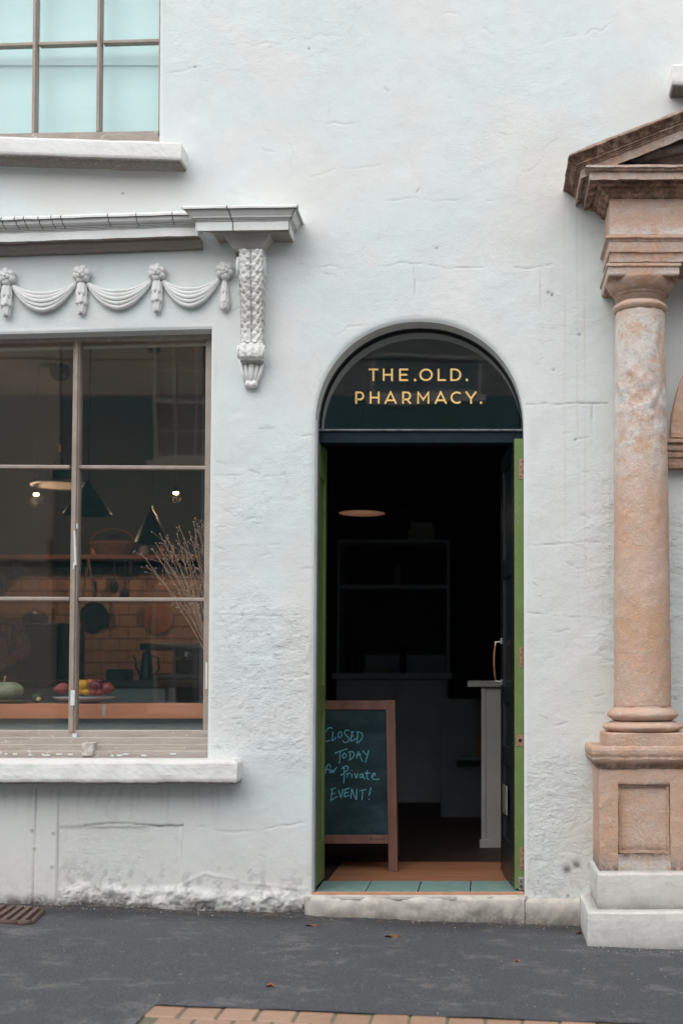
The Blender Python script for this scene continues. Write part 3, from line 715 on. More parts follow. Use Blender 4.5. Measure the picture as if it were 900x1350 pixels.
def block(cx_px):
    bp = [(.005, 270), (.200, 270), (.205, 271), (.205, 273.5), (.196, 274.5), (.190, 277), (.182, 281), (.176, 284), (.176, 286), (.170, 286.6), (.170, 288.3), (.165, 289), (.165, 290.5), (.160, 291.5), (.160, 303), (.156, 303.6), (.150, 304)]
    w2 = [0, 0, 0, 0, .1, .1, .05, .05, .1, .1, .15, .1, .15, 0, 0, .5, .9]; d2 = [0, 0, 0, 0, .7, .15, .05, .1, .35, .1, .45, .1, .45, 0, 0, .2, .3]  # last rows: underside grime with painted shade, like the cornice soffit
    # half width of the block body: outer edges at 262..390 top -> subtract projection
    yref = -.20; xa = at(cx_px-64, 270, yref).x+.205-.10; xb = at(cx_px+65, 270, yref).x-.205+.10
    m = MB(); P_ = [(p-.10, z) for p, z in [(p, Z(py, 640, -p)) for p, py in bp]]
    mbox(m, xa, xb, .10, P_, .03, lambda x: .012*(x-xb), .018, .02, 0, joints=[X(cx_px-34, 280), X(cx_px-3, 280), X(cx_px+45, 280)], dirt_shade=d2, warm=w2)
    o = m.build('cornice_block', TRIM, shop, rough=(.002, 9))
    # inverted pyramid between the block and the bracket
    m = MB(); zt = Z(303, 640, -.15); prs = []
    for t in (0, .15, .35, .55, .75, .9, 1):
        c = t**.6; prs.append((.085*(1-c)+.0, Z(303+27*t, 640, -.10)))
    prs = [(prs[0][0]+.01, prs[0][1]+.012)]+prs
    cxa = at(cx_px-17, 330, -.07).x; cxb = at(cx_px+17, 330, -.07).x
    mbox(m, cxa, cxb, .065, prs, .03, None, .01, .01, 0, dirt_shade=[.5, .3, .15, .1, .1, .2, .5, .8], warm=[1, .9, .8, .7, .6, .5, .5, .5])
    m.build('bracket_capital', TRIM, shop, rough=(.002, 14))
block(326.5)
block(-312)
# scroll bracket with leaf carving
def bracket(cx):
    m = MB(); ny = 240; nx = 34; y0_, y1_ = 330, 478; vs = []; D = []; Wm = []
    def depth(py):     # projection of the face along the height
        t = (py-y0_)/(y1_-y0_)
        return .088+.012*math.sin(t*5.0+1.2)-.022*t + (.020*math.exp(-((py-463)/13)**2))
    for j in range(ny+1):
        t = j/ny; py = y0_+(y1_-y0_)*t; d = depth(py)
        if py > 468: d -= .085*min(1, ((py-468)/10))**2
        cxx = cx+2.2*t*.0; hw = 16.0-1.9*t + (1.0 if py > 452 else 0)*(1 if py < 474 else 0)
        for i in range(nx+1):
            u = -1+2*i/nx; au = abs(u)
            # overlapping acanthus leaves, stacked, split in the middle
            per = 12.5; ph = ((py-334-au*6+ (4*(au-.5)**2)*6)/per) % 1.0
            leaf = 0
            if py < 450:
                leaf = .0055*(1-ph)**.6*ph**.15 + .0022*math.cos(au*15+ph*7) - .006*math.exp(-(u/.09)**2) - .004*math.exp(-((au-.96)/.08)**2)
                leaf += .004*math.exp(-((au-.5)/.13)**2)*math.sin(ph*math.pi)
            else: leaf = .004*math.cos(u*9.5) - .003*math.exp(-(u/.1)**2)
            leaf += .004*noise.noise(Vector((u*3, py*.25, cx*.1)))+.001*noise.noise(Vector((u*9, py*.7, cx*.1)))
            y = -(d+leaf); p = at(cx-1.6*t+u*hw, py, -.085)
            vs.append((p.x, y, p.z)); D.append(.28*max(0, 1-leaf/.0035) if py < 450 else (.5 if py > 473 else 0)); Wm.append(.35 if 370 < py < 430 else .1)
    W = nx+1; fs = [(j*W+i, (j+1)*W+i, (j+1)*W+i+1, j*W+i+1) for j in range(ny) for i in range(nx)]
    n0 = len(vs)   # sides to the wall
    for j in range(ny+1):
        for i in (0, nx): v = vs[j*W+i]; vs.append((v[0], .02, v[2]))
    for j in range(ny):
        fs += [(j*W, n0+2*j, n0+2*j+2, (j+1)*W), (j*W+nx, (j+1)*W+nx, n0+2*j+3, n0+2*j+1)]
    m.add(vs, fs); m.at['dirt_shade'] = D+[0.1]*(len(vs)-len(D)); m.at['warm'] = Wm+[.1]*(len(vs)-len(Wm))
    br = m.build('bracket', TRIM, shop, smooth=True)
    br.modifiers.new('es', 'EDGE_SPLIT').split_angle = R(50)
    off = wloc(shop)
    # side volutes
    m = MB()
    for sx in (-1, 1):
        for py, r in ((352, 12), (464, 8)):
            m = MB(); p = at(cx+sx*(17 if py < 400 else 17), py, -.05); k = len(m.v)
            m.lathe([(r/281, -.012), (r/281*.96, .006), (r/281*.7, .008), (r/281*.6, .003), (r/281*.35, .004), (r/281*.3, .01), (1e-5, .011)], (0, 0, 0), 20, 0, axis='Z', ry=1)
            m.v[k:] = [(p.x+sx*z*(.9 if py < 400 else .5), p.y+x*.9, p.z+y_*1.15) for x, y_, z in m.v[k:]]; m.build('volute', TRIM, br, smooth=True, fix=True)

    # pendant leaf below the scroll
    m = MB()
    for u, w_ in ((-1, .009), (-.55, .010), (0, .016), (.55, .010), (1, .009)):
        a = at(cx+u*15, 475, -.02); b = at(cx+u*7, 505, -.02)
        m.tube([(a.x, -.012, a.z), ((a.x+b.x)/2+u*.004, -.022, (a.z+b.z)/2), (b.x, -.02, b.z)], [w_, w_*.95, w_*.8], 8, flat=.9)
    a = at(cx-14, 475); b = at(cx+14, 475); c = at(cx+8, 512); d_ = at(cx-8, 512)
    m.hexa([(d_.x, -.012, d_.z), (c.x, -.012, c.z), (c.x, .02, c.z), (d_.x, .02, d_.z), (a.x, -.014, a.z), (b.x, -.014, b.z), (b.x, .02, b.z), (a.x, .02, a.z)])
    p = at(cx, 507, -.02)
    for u in (-1, 0, 1): m.ball((p.x+u*.013, -.022, p.z-.002+(.004 if u else 0)), .018, 8, sc=(1, 1, .95))
    m.build('pendant_leaf', TRIM, br, smooth=True)
bracket(331.5)
bracket(-317)

# ---------------------------------------------------------------- swag frieze
NODES = [(-287, 357, 0), (-189, 360, 1), (-91, 361, 1), (8, 364, 1), (107, 361, 1), (206.5, 358, 1), (295.5, 356, 0)]
for i, (px, py, full) in enumerate(NODES):
    rr = random.Random(i*3+1); p = at(px, py, -.03); m = MB(); a0 = rr.uniform(0, 1)
    for k in range(6):
        a = a0+k*math.pi/3; m.ball((p.x+.026*math.cos(a), -.020, p.z+.024*math.sin(a)), .0205+rr.uniform(-.002, .002), 8, sc=(1, 1.0, 1))
    for k in range(4): a = a0+.6+k*math.pi/2; m.ball((p.x+.012*math.cos(a), -.036, p.z+.012*math.sin(a)), .013, 8)
    m.ball((p.x, -.044, p.z-.001), .009, 8)
    m.lathe([(.026, .02), (.030, -.004), (.022, -.014), (1e-5, -.016)], (p.x, 0, p.z), 16, axis='Y')
    m.at['dirt_shade'] = [.12]*len(m.v); m.build('rosette', TRIM, shop, smooth=True, fix=True)
    # tassel of stacked cloth folds
    m = MB(); top = Z(py+12, 640, -.02); ln = (43 if full else 42)/284
    cx = p.x; segs = [(0, .42, .020, .028), (.36, .70, .025, .029), (.64, 1.0, .023, .016)]
    if not full: segs = [(0, .5, .010, .021), (.45, .78, .019, .024), (.72, 1.0, .027, .018)]
    for (t0, t1, r0, r1) in segs:
        n_ = 26; vs = []; K = 8
        for j in range(K+1):
            t = j/K; z = top-ln*(t0+(t1-t0)*t); r = r0+(r1-r0)*t; r *= (1-.35*max(0, t-.85)/.15)
            for q in range(n_):
                a = 2*math.pi*q/n_; f = 1+.13*math.cos(a*7+t0*9); lip = -.004*math.sin(a*3+t0*20)*t
                vs.append((cx+r*f*math.cos(a)*1.0, -.010-r*f*math.sin(a)*.95*(1 if math.sin(a) > 0 else .2)-.004*t, z+lip))
        fs = [(j*n_+q, j*n_+(q+1) % n_, (j+1)*n_+(q+1) % n_, (j+1)*n_+q) for j in range(K) for q in range(n_)]+[tuple(range(n_))[::-1], tuple(K*n_+q for q in range(n_))]
        m.add(vs, fs)
    m.at['dirt_shade'] = [.1]*len(m.v); m.build('tassel', TRIM, shop, smooth=True, fix=True)
for i in range(6):
    a, b = NODES[i], NODES[i+1]; m = MB()
    pa, pb = at(a[0]+(6), a[1]+9, -.02), at(b[0]-6, b[1]+9, -.02)
    for k in range(5):
        sag = (.066+.0155*k); pts = []; rs_ = []
        for j in range(25):
            t = j/24; x = pa.x+(pb.x-pa.x)*t; z = pa.z+(pb.z-pa.z)*t - sag*(1-(2*t-1)**2)**.92 - .004*(k-2)*(1-abs(2*t-1))
            g = math.sin(math.pi*t)**.6; pts.append((x, -.006-.020*g*(1-.16*abs(k-2)), z)); rs_.append(.0050+.0072*g)
        m.tube(pts, rs_, 8, flat=1.1)
    m.at['dirt_shade'] = [.08]*len(m.v); m.build('swag', TRIM, shop, smooth=True)

# ---------------------------------------------------------------- fanlight, transom, lettering
fan = bpy.data.objects.new('fanlight', None); COL.objects.link(fan); fan.parent = shop; fan.location = (1.0, .1, 2.3)
YD = .115
ztr = Z(566, 640, YD)
def archring(m, inset0, inset1, y0, y1, zmin):
    """band that follows the arch between two insets"""
    A = []
    for ins in (inset0, inset1):
        pts = []
        for i in range(0, 49):
            a = math.pi*(1-i/48); rx, rz = DRX-ins, (ztop-zs)-ins
            sx = math.copysign(abs(math.cos(a))**.96, math.cos(a)); pts.append((DCX+rx*sx, zs+rz*math.sin(a)**.96))
        pts = [(DCX-DRX+ins, zmin)]+pts+[(DCX+DRX-ins, zmin)]; A.append(pts)
    n = len(A[0]); vs = [(x, y, z) for y in (y0, y1) for P_ in A for x, z in P_]
    fs = []
    for i in range(n-1):
        fs += [(i, i+1, n+i+1, n+i), (2*n+i, 3*n+i, 3*n+i+1, 2*n+i+1), (n+i, n+i+1, 3*n+i+1, 3*n+i)]
    m.add(vs, fs)
m = MB(); archring(m, -.004, .009, YD, YD+.05, ztr-.05); m.build('arch_frame', BLACKG, fan, fix=True)
pts = [(DCX-DRX+.015, ztr-.02)]+[(DCX+(DRX-.015)*math.copysign(abs(math.cos(a))**.96, math.cos(a)), zs+(ztop-zs-.015)*math.sin(a)**.96) for a in [math.pi*(1-i/48) for i in range(49)]]+[(DCX+DRX-.015, ztr-.02)]
m = MB(); n = len(pts); m.add([(x, y, z) for y in (YD+.008, YD+.012) for x, z in pts], [tuple(range(n)), tuple(range(n, 2*n))[::-1]]); m.build('pane', GLASS, fan)
m = MB(); pa, pb = at(412, 584, YD-.02), at(694, 569, YD-.02); m.box(dx0-.002, dx1+.002, YD-.02, YD+.07, pa.z, pb.z); m.build('transom', NAVY, shop, bevel=.004)
m = MB(); m.box(dx0, dx1, YD-.032, YD+.03, pb.z+.0005, pb.z+.011); m.build('transom_ledge', m_plain("worn_ledge_paint", (.16, .17, .18), (.07, .08, .09), 30, .6), shop, bevel=.003)
# letters: strokes in a unit box, height 1
def glyph(c):
    if c == 'T': return .78, [[(0, .93), (.78, .93)], [(.39, .93), (.39, 0)]]
    if c == 'H': return .80, [[(.07, 0), (.07, 1)], [(.73, 0), (.73, 1)], [(.07, .5), (.73, .5)]]
    if c == 'E': return .72, [[(.72, .07), (.07, .07), (.07, .93), (.72, .93)], [(.07, .5), (.64, .5)]]
    if c == 'O': return 1.06, [arc(.53, .5, .46, .43, 0, 360, 28)[:-1]+['closed']]
    if c == 'L': return .66, [[(.07, 1), (.07, .07), (.66, .07)]]
    if c == 'D': return .86, [[(.38, .93), (.07, .93), (.07, .07), (.38, .07)]+arc(.38, .5, .41, .43, -90, 90, 14)]
    if c == '.': return .2, [[(.02, .08), (.18, .08)]]
    if c == 'P': return .70, [[(.07, 0), (.07, .93), (.38, .93)]+arc(.38, .64, .27, .29, 90, -90, 10)+[(.07, .35)]]
    if c == 'R': return .76, [[(.07, 0), (.07, .93), (.38, .93)]+arc(.38, .64, .27, .29, 90, -90, 10)+[(.07, .35)], [(.38, .35), (.70, 0)]]
    if c == 'A': return .98, [[(.04, 0), (.49, .96), (.94, 0)], [(.20, .28), (.78, .28)]]
    if c == 'M': return .98, [[(.07, 0), (.07, .93), (.49, .33), (.91, .93), (.91, 0)]]
    if c == 'C': return .88, [arc(.50, .5, .44, .43, 48, 312, 22)]
    if c == 'Y': return .90, [[(.03, 1), (.45, .42), (.87, 1)], [(.45, .45), (.45, 0)]]
def lettering(word, xs_, yb_px, yt_px):
    yl = YD+.0055; zb = Z(yb_px, 640, yl); h = Z(yt_px, 640, yl)-zb
    for ch, xp in zip(word, xs_):
        wd, strokes = glyph(ch); x0_ = X(xp, 510, yl); m = MB(); k = 0
        wid = .145*h if ch != '.' else .19*h
        for dx_, dz_, yy, mi in ((.011*1, -.009*1, 0, 1), (0, 0, -.0015, 0)):
            for st in strokes:
                cl = st[-1] == 'closed'; st = st[:-1] if cl else st
                ribbon(m, [(x0_+x*h+dx_*.45, zb+z*h+dz_*.45) for x, z in st], wid, 0, mi, cl, P=lambda a, b, yy=yy, k=k: (a, yl+yy-.0001*k, b)); k += 1
        m.build('letter', [GOLD, SHADEP], fan)
lettering("THE.OLD.", [485.5, 504.3, 525.8, 545.2, 552.5, 576.5, 593.3, 613.3], 502.3, 486)
lettering("PHARMACY.", [468.3, 487.3, 506.8, 530, 549.8, 572.7, 593.8, 613.2, 632], 532.3, 516.3)

# ---------------------------------------------------------------- doors (two leaves folded inwards)
HALFR = .0
dr = bpy.data.objects.new('door_leaf', None); COL.objects.link(dr); dr.parent = shop; dr.location = (dx0-shop.location.x, .12, 0)
ztd = Z(583, 640, .12)
yA, yB = .055, .055+.29
xA = at(411.5, 1173, yA).x; 
def leafP(t, o, z): # along the left leaf, o = offset into the opening
    return (xA+.004+t*.004+o, yA+(yB-yA)*t, z)
zb = THR+.012
m = MB(); m.hexa([leafP(0, -.03, zb), leafP(0, 0, zb), leafP(1, 0, zb), leafP(1, -.03, zb), leafP(0, -.03, ztd), leafP(0, 0, ztd), leafP(1, 0, ztd), leafP(1, -.03, ztd)]); m.build('panel', GREEN, dr)
def lbar(t0, t1, za, zb_, o0=0.0, o1=.011, nm='rail'):
    m = MB(); m.hexa([leafP(t0, o0, za), leafP(t0, o1, za), leafP(t1, o1, za), leafP(t1, o0, za), leafP(t0, o0, zb_), leafP(t0, o1, zb_), leafP(t1, o1, zb_), leafP(t1, o0, zb_)]); return m.build(nm, GREEN, dr, bevel=.003)
lbar(0, .22, zb, ztd, nm='stile'); lbar(.80, 1, zb, ztd, nm='stile')
for a, b in ((zb, Z(1113, 640, .1)), (Z(938, 640, .1), Z(903, 640, .1)), (Z(628, 640, .1), ztd)): lbar(.22, .80, a, b)
m = MB(); m.box(dx0+.0005, dx0+.012, .004, .05, THR+.003, zs+.02); m.build('door_jamb', m_plain("grey_jamb_paint", (.33, .35, .37), (.25, .27, .29), 8, .6), shop, bevel=.002)
# right leaf: green edge to the street, dark face to the opening
dl = bpy.data.objects.new('door_leaf', None); COL.objects.link(dl); dl.parent = shop; dl.location = (dx1-shop.location.x, .1, 0)
yR0, yR1 = .035, .60
xr0 = at(678.3, 1174, yR0).x; xr1 = at(659.7, 1149.5, yR1).x
def rp(t, o, z): return (xr0+(xr1-xr0)*t+o, yR0+(yR1-yR0)*t, z)
def rbox(t0, t1, o0, o1, za, zb_): return [rp(t0, o0, za), rp(t0, o1, za), rp(t1, o1, za), rp(t1, o0, za), rp(t0, o0, zb_), rp(t0, o1, zb_), rp(t1, o1, zb_), rp(t1, o0, zb_)]
m = MB(); m.hexa(rbox(.02, 1, .012, .038, zb, ztd)); m.build('panel', BLACKG, dl, bevel=.002)
m = MB(); m.hexa(rbox(-.002, .045, 0.0005, .0425, zb, ztd)); m.build('green_edge', GREEN, dl, bevel=.002)
for t0, t1 in ((.046, .26), (.80, 1.0)):
    m = MB(); m.hexa(rbox(t0, t1, 0, .042, zb, ztd)); m.build('stile', BLACKG, dl, bevel=.002)
for a, b in ((1170, 1108), (1010, 985), (927, 905), (760, 735), (615, 584)):
    m = MB(); m.hexa(rbox(.26, .80, 0, .042, Z(a, 640, .3), min(ztd, Z(b, 640, .3)))); m.build('rail', BLACKG, dl, bevel=.002)
def plate(cx, t, b, w_, holes, par=dl):
    y = yR0-.004; pa = at(cx-w_/2, b, y); pb = at(cx+w_/2, t, y); m = MB(); m.box(pa.x, min(pb.x, dx1-.003), y, y+.006, pa.z, pb.z)
    o = m.build('hinge', COPPER, par, bevel=.001); mid = (pa.x+pb.x)/2
    m = MB()
    for i in range(holes):
        z = pa.z+(pb.z-pa.z)*(i+.5)/holes; m.lathe([(.0045, 0), (.0045, -.0012), (.002, -.0018), (1e-5, -.0006)], (mid+(.003 if i % 2 else -.002), y, z), 10, axis='Y')
    m.build('screw', IRON, o, fix=True); return o
plate(687, 605, 632, 7, 4); plate(687.5, 853, 880, 6.5, 4); plate(688, 1117, 1147, 7, 4)
o = plate(685, 969, 984, 9, 0); y = yR0-.0045; p = at(685, 976, y); m = MB(); m.lathe([(.008, 0), (.0085, -.001), (.006, -.0015), (.0055, .002), (1e-5, .003)], (p.x, y, p.z), 14, axis='Y'); m.build('keyhole', DARKM, o, fix=True)
y = yR0-.005; pa, pb = at(683, 1174, y), at(690, 1157, y); m = MB(); m.box(pa.x, pb.x, y, y+.006, pa.z, pb.z); o = m.build('bolt', STEEL, dl, bevel=.003)
m = MB(); m.lathe([(.006, 0), (.006, -.005), (.003, -.006), (1e-5, -.006)], ((pa.x+pb.x)/2, y, pa.z+.02), 12, axis='Y'); m.lathe([(.004, 0), (.004, -.003), (1e-5, -.003)], ((pa.x+pb.x)/2, y, pa.z+.042), 12, axis='Y'); m.build('bolt_knob', DARKM, o, fix=True)
# pull handle on the face of the right leaf
hy = yR1-.03; ht = .95
h1, h2 = Z(846, 640, hy), Z(899, 640, hy); hx = rp(.93, 0, 0)[0]
m = MB(); m.box(hx-.006, hx+.004, hy-.03, hy+.012, h1-.014, h1+.016); m.box(hx-.006, hx+.004, hy-.03, hy+.012, h2-.016, h2+.012)
m.tube([(hx, hy, h1), (hx-.035, hy, h1-.004)], .005); m.tube([(hx, hy, h2), (hx-.035, hy, h2+.004)], .005)
pl = m.build('pull_handle', STEEL, dl, bevel=.001)
m = MB(); m.tube([(hx-.030+(-.008)*math.sin(math.pi*i/10), hy, h1+(h2-h1)*i/10) for i in range(11)], [.004+.003*math.sin(math.pi*i/10) for i in range(11)], 10); m.build('grip', COPPERH, pl, smooth=True)
# letter plate
lt0, lt1 = .50, .80; za_, zb2 = Z(1074, 640, .35), Z(1036, 640, .35)
m = MB(); m.hexa(rbox(.47, .76, -.008, .0, za_, zb2)); lp = m.build('letter_plate', STEEL, dl, bevel=.004)
m = MB(); m.hexa(rbox(.53, .70, -.0115, -.0085, za_+.03, zb2-.03)); m.build('letter_flap', m_plain("aged_brass", (.36, .30, .20), (.2, .17, .12), 30, .4, .0005, metal=.6), lp, bevel=.002)

# ================================================================== ROOMS BEHIND
FZ = THR-.004; CZ = CAM.z+2.47; BACK = 4.75; PXW = -1.47
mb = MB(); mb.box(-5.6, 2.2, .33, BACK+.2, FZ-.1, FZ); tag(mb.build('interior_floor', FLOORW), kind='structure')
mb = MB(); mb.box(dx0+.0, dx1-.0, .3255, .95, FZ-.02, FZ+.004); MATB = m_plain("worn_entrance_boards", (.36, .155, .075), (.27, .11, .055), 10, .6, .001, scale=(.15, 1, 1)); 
bw = .156
entr = None
for i in range(4):
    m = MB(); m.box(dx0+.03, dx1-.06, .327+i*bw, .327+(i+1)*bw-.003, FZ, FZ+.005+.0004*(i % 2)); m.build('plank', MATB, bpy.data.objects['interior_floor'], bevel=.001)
mb = MB(); mb.box(-5.6, PXW-.05, .30, BACK+.2, CZ, CZ+.1); tag(mb.build('interior_ceiling', CEIL), kind='structure')
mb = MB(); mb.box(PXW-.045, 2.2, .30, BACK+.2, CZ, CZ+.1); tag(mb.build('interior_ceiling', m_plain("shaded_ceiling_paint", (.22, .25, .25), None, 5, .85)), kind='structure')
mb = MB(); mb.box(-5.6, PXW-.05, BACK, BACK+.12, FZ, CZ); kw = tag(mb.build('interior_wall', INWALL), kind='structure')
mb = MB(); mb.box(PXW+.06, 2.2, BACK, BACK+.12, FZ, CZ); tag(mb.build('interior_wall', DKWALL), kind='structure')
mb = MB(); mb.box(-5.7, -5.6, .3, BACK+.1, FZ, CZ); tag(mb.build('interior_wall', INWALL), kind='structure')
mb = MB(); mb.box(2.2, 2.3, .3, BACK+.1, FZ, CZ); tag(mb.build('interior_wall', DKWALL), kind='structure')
mb = MB(); mb.box(PXW-.05, PXW+.05, .75, BACK-.001, FZ+.001, CZ-.001); mb.box(-1.24, -1.14, .302, .76, FZ+.001, CZ-.001); mb.box(PXW-.05, -1.14, .76, .80, FZ+.001, CZ-.001); tag(mb.build('interior_wall', DKWALL), kind='structure')  # inner partition added out of sight so the doorway room stays dark
# outer shell closing the front of the rooms behind the wall sheet (keeps daylight out except through openings)
mb = MB(); th0, th1 = .19, .31
x_wr = winL[2][0]+.03
mb.box(-7, winL[0][0]-.02, th0, th1, -.3, 7.9)
mb.box(winL[0][0]-.02, x_wr, th0, th1, -.3, Z(1003)-.02)
mb.box(x_wr, dx0-.012, th0, th1, -.3, 3.3)
mb.box(winL[0][0]-.02, x_wr, th0, th1, P2(0, 433)[1]+.09, 3.3)
mb.box(dx1+.004, 6, th0, th1, -.3, 7.9)
mb.box(dx0-.012, dx1+.004, th0, th1, ztop+.02, 7.9)
mb.box(winU[1][0]+.03, dx0-.012, th0, th1, 3.3, 7.9)
mb.box(-7, winU[0][0]-.02, .312, .35, 3.3, 7.9)
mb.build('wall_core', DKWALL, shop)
mb = MB(); mb.box(-7, 6, .32, 5.2, 7.85, 8.0); mb.box(-7.05, -7, 0.02, 5.2, -.3, 8.0); mb.box(6, 6.05, .02, 5.2, -.3, 8); mb.box(-7, 6, 5.2, 5.3, -.3, 8.0); mb.box(winU[0][0]-.3, winU[1][0]+.3, .4, .45, CZ+.2, 7.8); mb.build('roof_and_rear_walls', DKWALL, shop)

# warm tiled splashback (metro tiles, one by one)
tw_, th_ = .150, .100; yb_ = BACK
zt0 = FZ+.93; nrow = 10; tile0 = None; cnt = 0
for r_ in range(nrow):
    for c_ in range(24):
        x = -1.60-.155*c_-(.0775 if r_ % 2 else 0); z = zt0+.103*(r_+.5)
        if x < -4.75: continue
        if tile0 is None:
            m = MB(); m.box(-tw_/2, tw_/2, -.01, 0, -.0485, .0485); tile0 = m.build('tile', WTILE, kw, bevel=.002, seg=1); o = tile0
        else: o = tile0.copy(); COL.objects.link(o); o.parent = kw
        o.location = (x, yb_-.002-random.random()*.001, z); cnt += 1

def lampshade(name, px, py_rim, d, rim_px, h_px, label, shade_mat, inner_mat, top_py=None, cap=None, lit=0, knob=.1, colr=(1, .72, .50), rimcol=None):
    Y = d-5.7; p = at(px, py_rim, Y); r = rim_px/2*d/F; h = h_px*d/F
    t = thing(name, (p.x, Y, CZ), label, "lamp", "pendant lamps in the shop")
    m = MB(); m.lathe([(r, p.z), (r*.98, p.z+.01), (r*.62, p.z+h*.45), (r*.30, p.z+h*.78), (r*knob, p.z+h), (r*knob*.9, p.z+h+.02), (1e-5, p.z+h+.025)], (p.x, Y, 0), 28, caps=False)
    m.build('lamp_shade', shade_mat, t, smooth=True, fix=True)
    m = MB(); m.lathe([(r*.985, p.z+.001), (r*.60, p.z+h*.42), (r*.27, p.z+h*.74), (1e-5, p.z+h*.8)], (p.x, Y, 0), 28, caps=False); m.build('shade_lining', inner_mat, t, smooth=True)
    if rimcol: m = MB(); m.lathe([(r*1.003, p.z-.002), (r*1.003, p.z+.022), (r*.965, p.z+.022), (r*.965, p.z-.002), (r*1.003, p.z-.002)], (p.x, Y, 0), 28, caps=False); m.build('rim', rimcol, t)
    m = MB(); m.tube([(p.x, Y, p.z+h+.02), (p.x, Y, CZ-.01)], .004, 6); m.build('cord', DARKM, t)
    if cap:
        m = MB(); m.ball((p.x, Y, CZ-.05), cap, 14); m.build('ceiling_rose', DARKM, t, smooth=True)
    else: m = MB(); m.lathe([(.04, CZ-.02), (.05, CZ)], (p.x, Y, 0), 16); m.build('ceiling_rose', DARKM, t, fix=True)
    m = MB(); m.ball((p.x, Y, p.z+h*.35), r*.16, 8); m.build('bulb', m_emit('bulb_'+name+str(px), colr, 1.5 if lit else .0) if lit else STEEL, t, smooth=True)
    if lit:
        L = bpy.data.lights.new('lamp_light', 'POINT'); L.energy = lit; L.color = colr; L.shadow_soft_size = .03
        lo = bpy.data.objects.new('lamp_light', L); COL.objects.link(lo); lo.parent = t; lo.location = (0, 0, p.z+h*.12-CZ)
    return t, p, r, h
SHG = m_plain("dark_green_enamel", (.018, .035, .032), None, 20, .35, .0002)
SHK = m_plain("black_enamel", (.010, .014, .016), None, 20, .4, .0002)
INNER = m_plain("cream_lining", (.15, .145, .13), None, 20, .6, .0002)
INCOP = m_plain("copper_lining", (.66, .40, .28), (.58, .34, .23), 20, .4, .0002, metal=.5)
t, p, r, h = lampshade('pendant_lamp', 77, 640, 9.45, 70, 34, "wide green enamel pendant lamp with pale rim hanging in the left panes", SHG, INNER, cap=.078, rimcol=INNER)
m = MB(); pz = at(74.5, 591, p.y); m.lathe([(.012, 0), (.017, .01), (.017, .05), (.010, .065), (1e-5, .066)], (p.x, p.y, pz.z-.03), 14); m.build('lamp_holder', m_plain("pale_pink_holder", (.50, .33, .27), None, 20, .5), t, smooth=True, fix=True)
lampshade('pendant_lamp', 116, 678, 8.3, 62, 42, "black conical pendant lamp just right of the window mullion", SHK, SHK)
lampshade('pendant_lamp', 199.5, 716, 9.0, 44, 46, "slim black conical pendant lamp above the dried stems", SHK, SHK, knob=.06)
lampshade('pendant_lamp', 477, 677, 7.9, 62, 34, "black pendant lamp with glowing copper lining seen through the open doorway", SHK, INCOP, lit=.20, knob=.12, colr=(1, .88, .74))
# small lit spots
def spot(px, py, d, label, energy, rpx=4):
    Y = d-5.7; p = at(px, py, Y); r = rpx*d/F
    t = thing('spot_lamp', (p.x, Y, CZ), label, "lamp", "small lit bulbs in the kitchen")
    m = MB(); m.tube([(p.x, Y, p.z+.03), (p.x, Y, CZ)], .004, 6); m.build('rod', COPPER, t)
    m = MB(); m.lathe([(r*1.3, 0), (r*1.2, .03), (.008, .04)], (p.x, Y, p.z), 16); m.build('lamp_cap', DARKM, t, fix=True)
    m = MB(); m.ball((p.x, Y, p.z-.004), r, 10, sc=(1, 1, .55)); m.build('bulb', m_emit('bulb_spot%d' % px, (1, .72, .42), 14), t, smooth=True)
    L = bpy.data.lights.new('lamp_light', 'POINT'); L.energy = energy; L.color = (1, .62, .38); L.shadow_soft_size = .04
    lo = bpy.data.objects.new('lamp_light', L); COL.objects.link(lo); lo.parent = t; lo.location = (0, 0, p.z-.06-CZ)
spot(232, 649, 9.4, "brightest small bare bulb at the upper upper right of the middle panes", 6, 3.3)
spot(48, 651, 9.5, "small dim bulb below the green lamp in the left middle pane", 5, 3.2)

def bx(name, mat, parent, x0_, x1_, y0_, y1_, z0_, z1_, bevel=.003, **k):
    m = MB(); m.box(x0_, x1_, y0_, y1_, z0_, z1_); return m.build(name, mat, parent, bevel=bevel, **k)
def T(name, px, py, d, label, cat, group=None): p = at(px, py, d-5.7); return thing(name, (p.x, d-5.7, p.z), label, cat, group), p, d/F
# -- kitchen shelf on the tiled wall with things on it
Ys = BACK-.16; t, p, k = T('wall_shelf', 180, 733, Ys+5.7, "long timber shelf across the tiled kitchen wall", "shelf")
bx('board', m_plain('dark_shelf_timber', (.22, .09, .05), (.15, .06, .035), 10, .6), t, -4.4, -1.62, Ys-.1, BACK-.012, p.z-.035, p.z)
for xx in (-4.0, -3.0, -2.0): bx('shelf_bracket', DARKM, t, xx-.012, xx+.012, Ys-.06, BACK-.013, p.z-.15, p.z-.037)
ztop_s = p.z+.001
rs = random.Random(12)
def jar(name, px, hpx, rpx, mat, label, cat, Yj=None, zb_=None, prof=None, grp=None):
    Yj = Ys if Yj is None else Yj; zb_ = ztop_s if zb_ is None else zb_; k = (Yj+5.7)/F; x = (px-PX0)*k; r = rpx*k; h = hpx*k
    t = thing(name, (x, Yj, zb_), label, cat, grp)
    pr = prof or [(r*.9, 0), (r, .08), (r, .72), (r*.6, .86), (r*.55, 1)]
    m = MB(); m.lathe([(a if a > 1 else a, b*h) for a, b in pr], (x, Yj, zb_), 18); m.build('body', mat, t, smooth=True, fix=True)
    m = MB(); m.lathe([(r*.6, h), (r*.6, h*1.08), (1e-5, h*1.1)], (x, Yj, zb_+.0005), 16); m.build('lid', DARKM, t, fix=True); return t
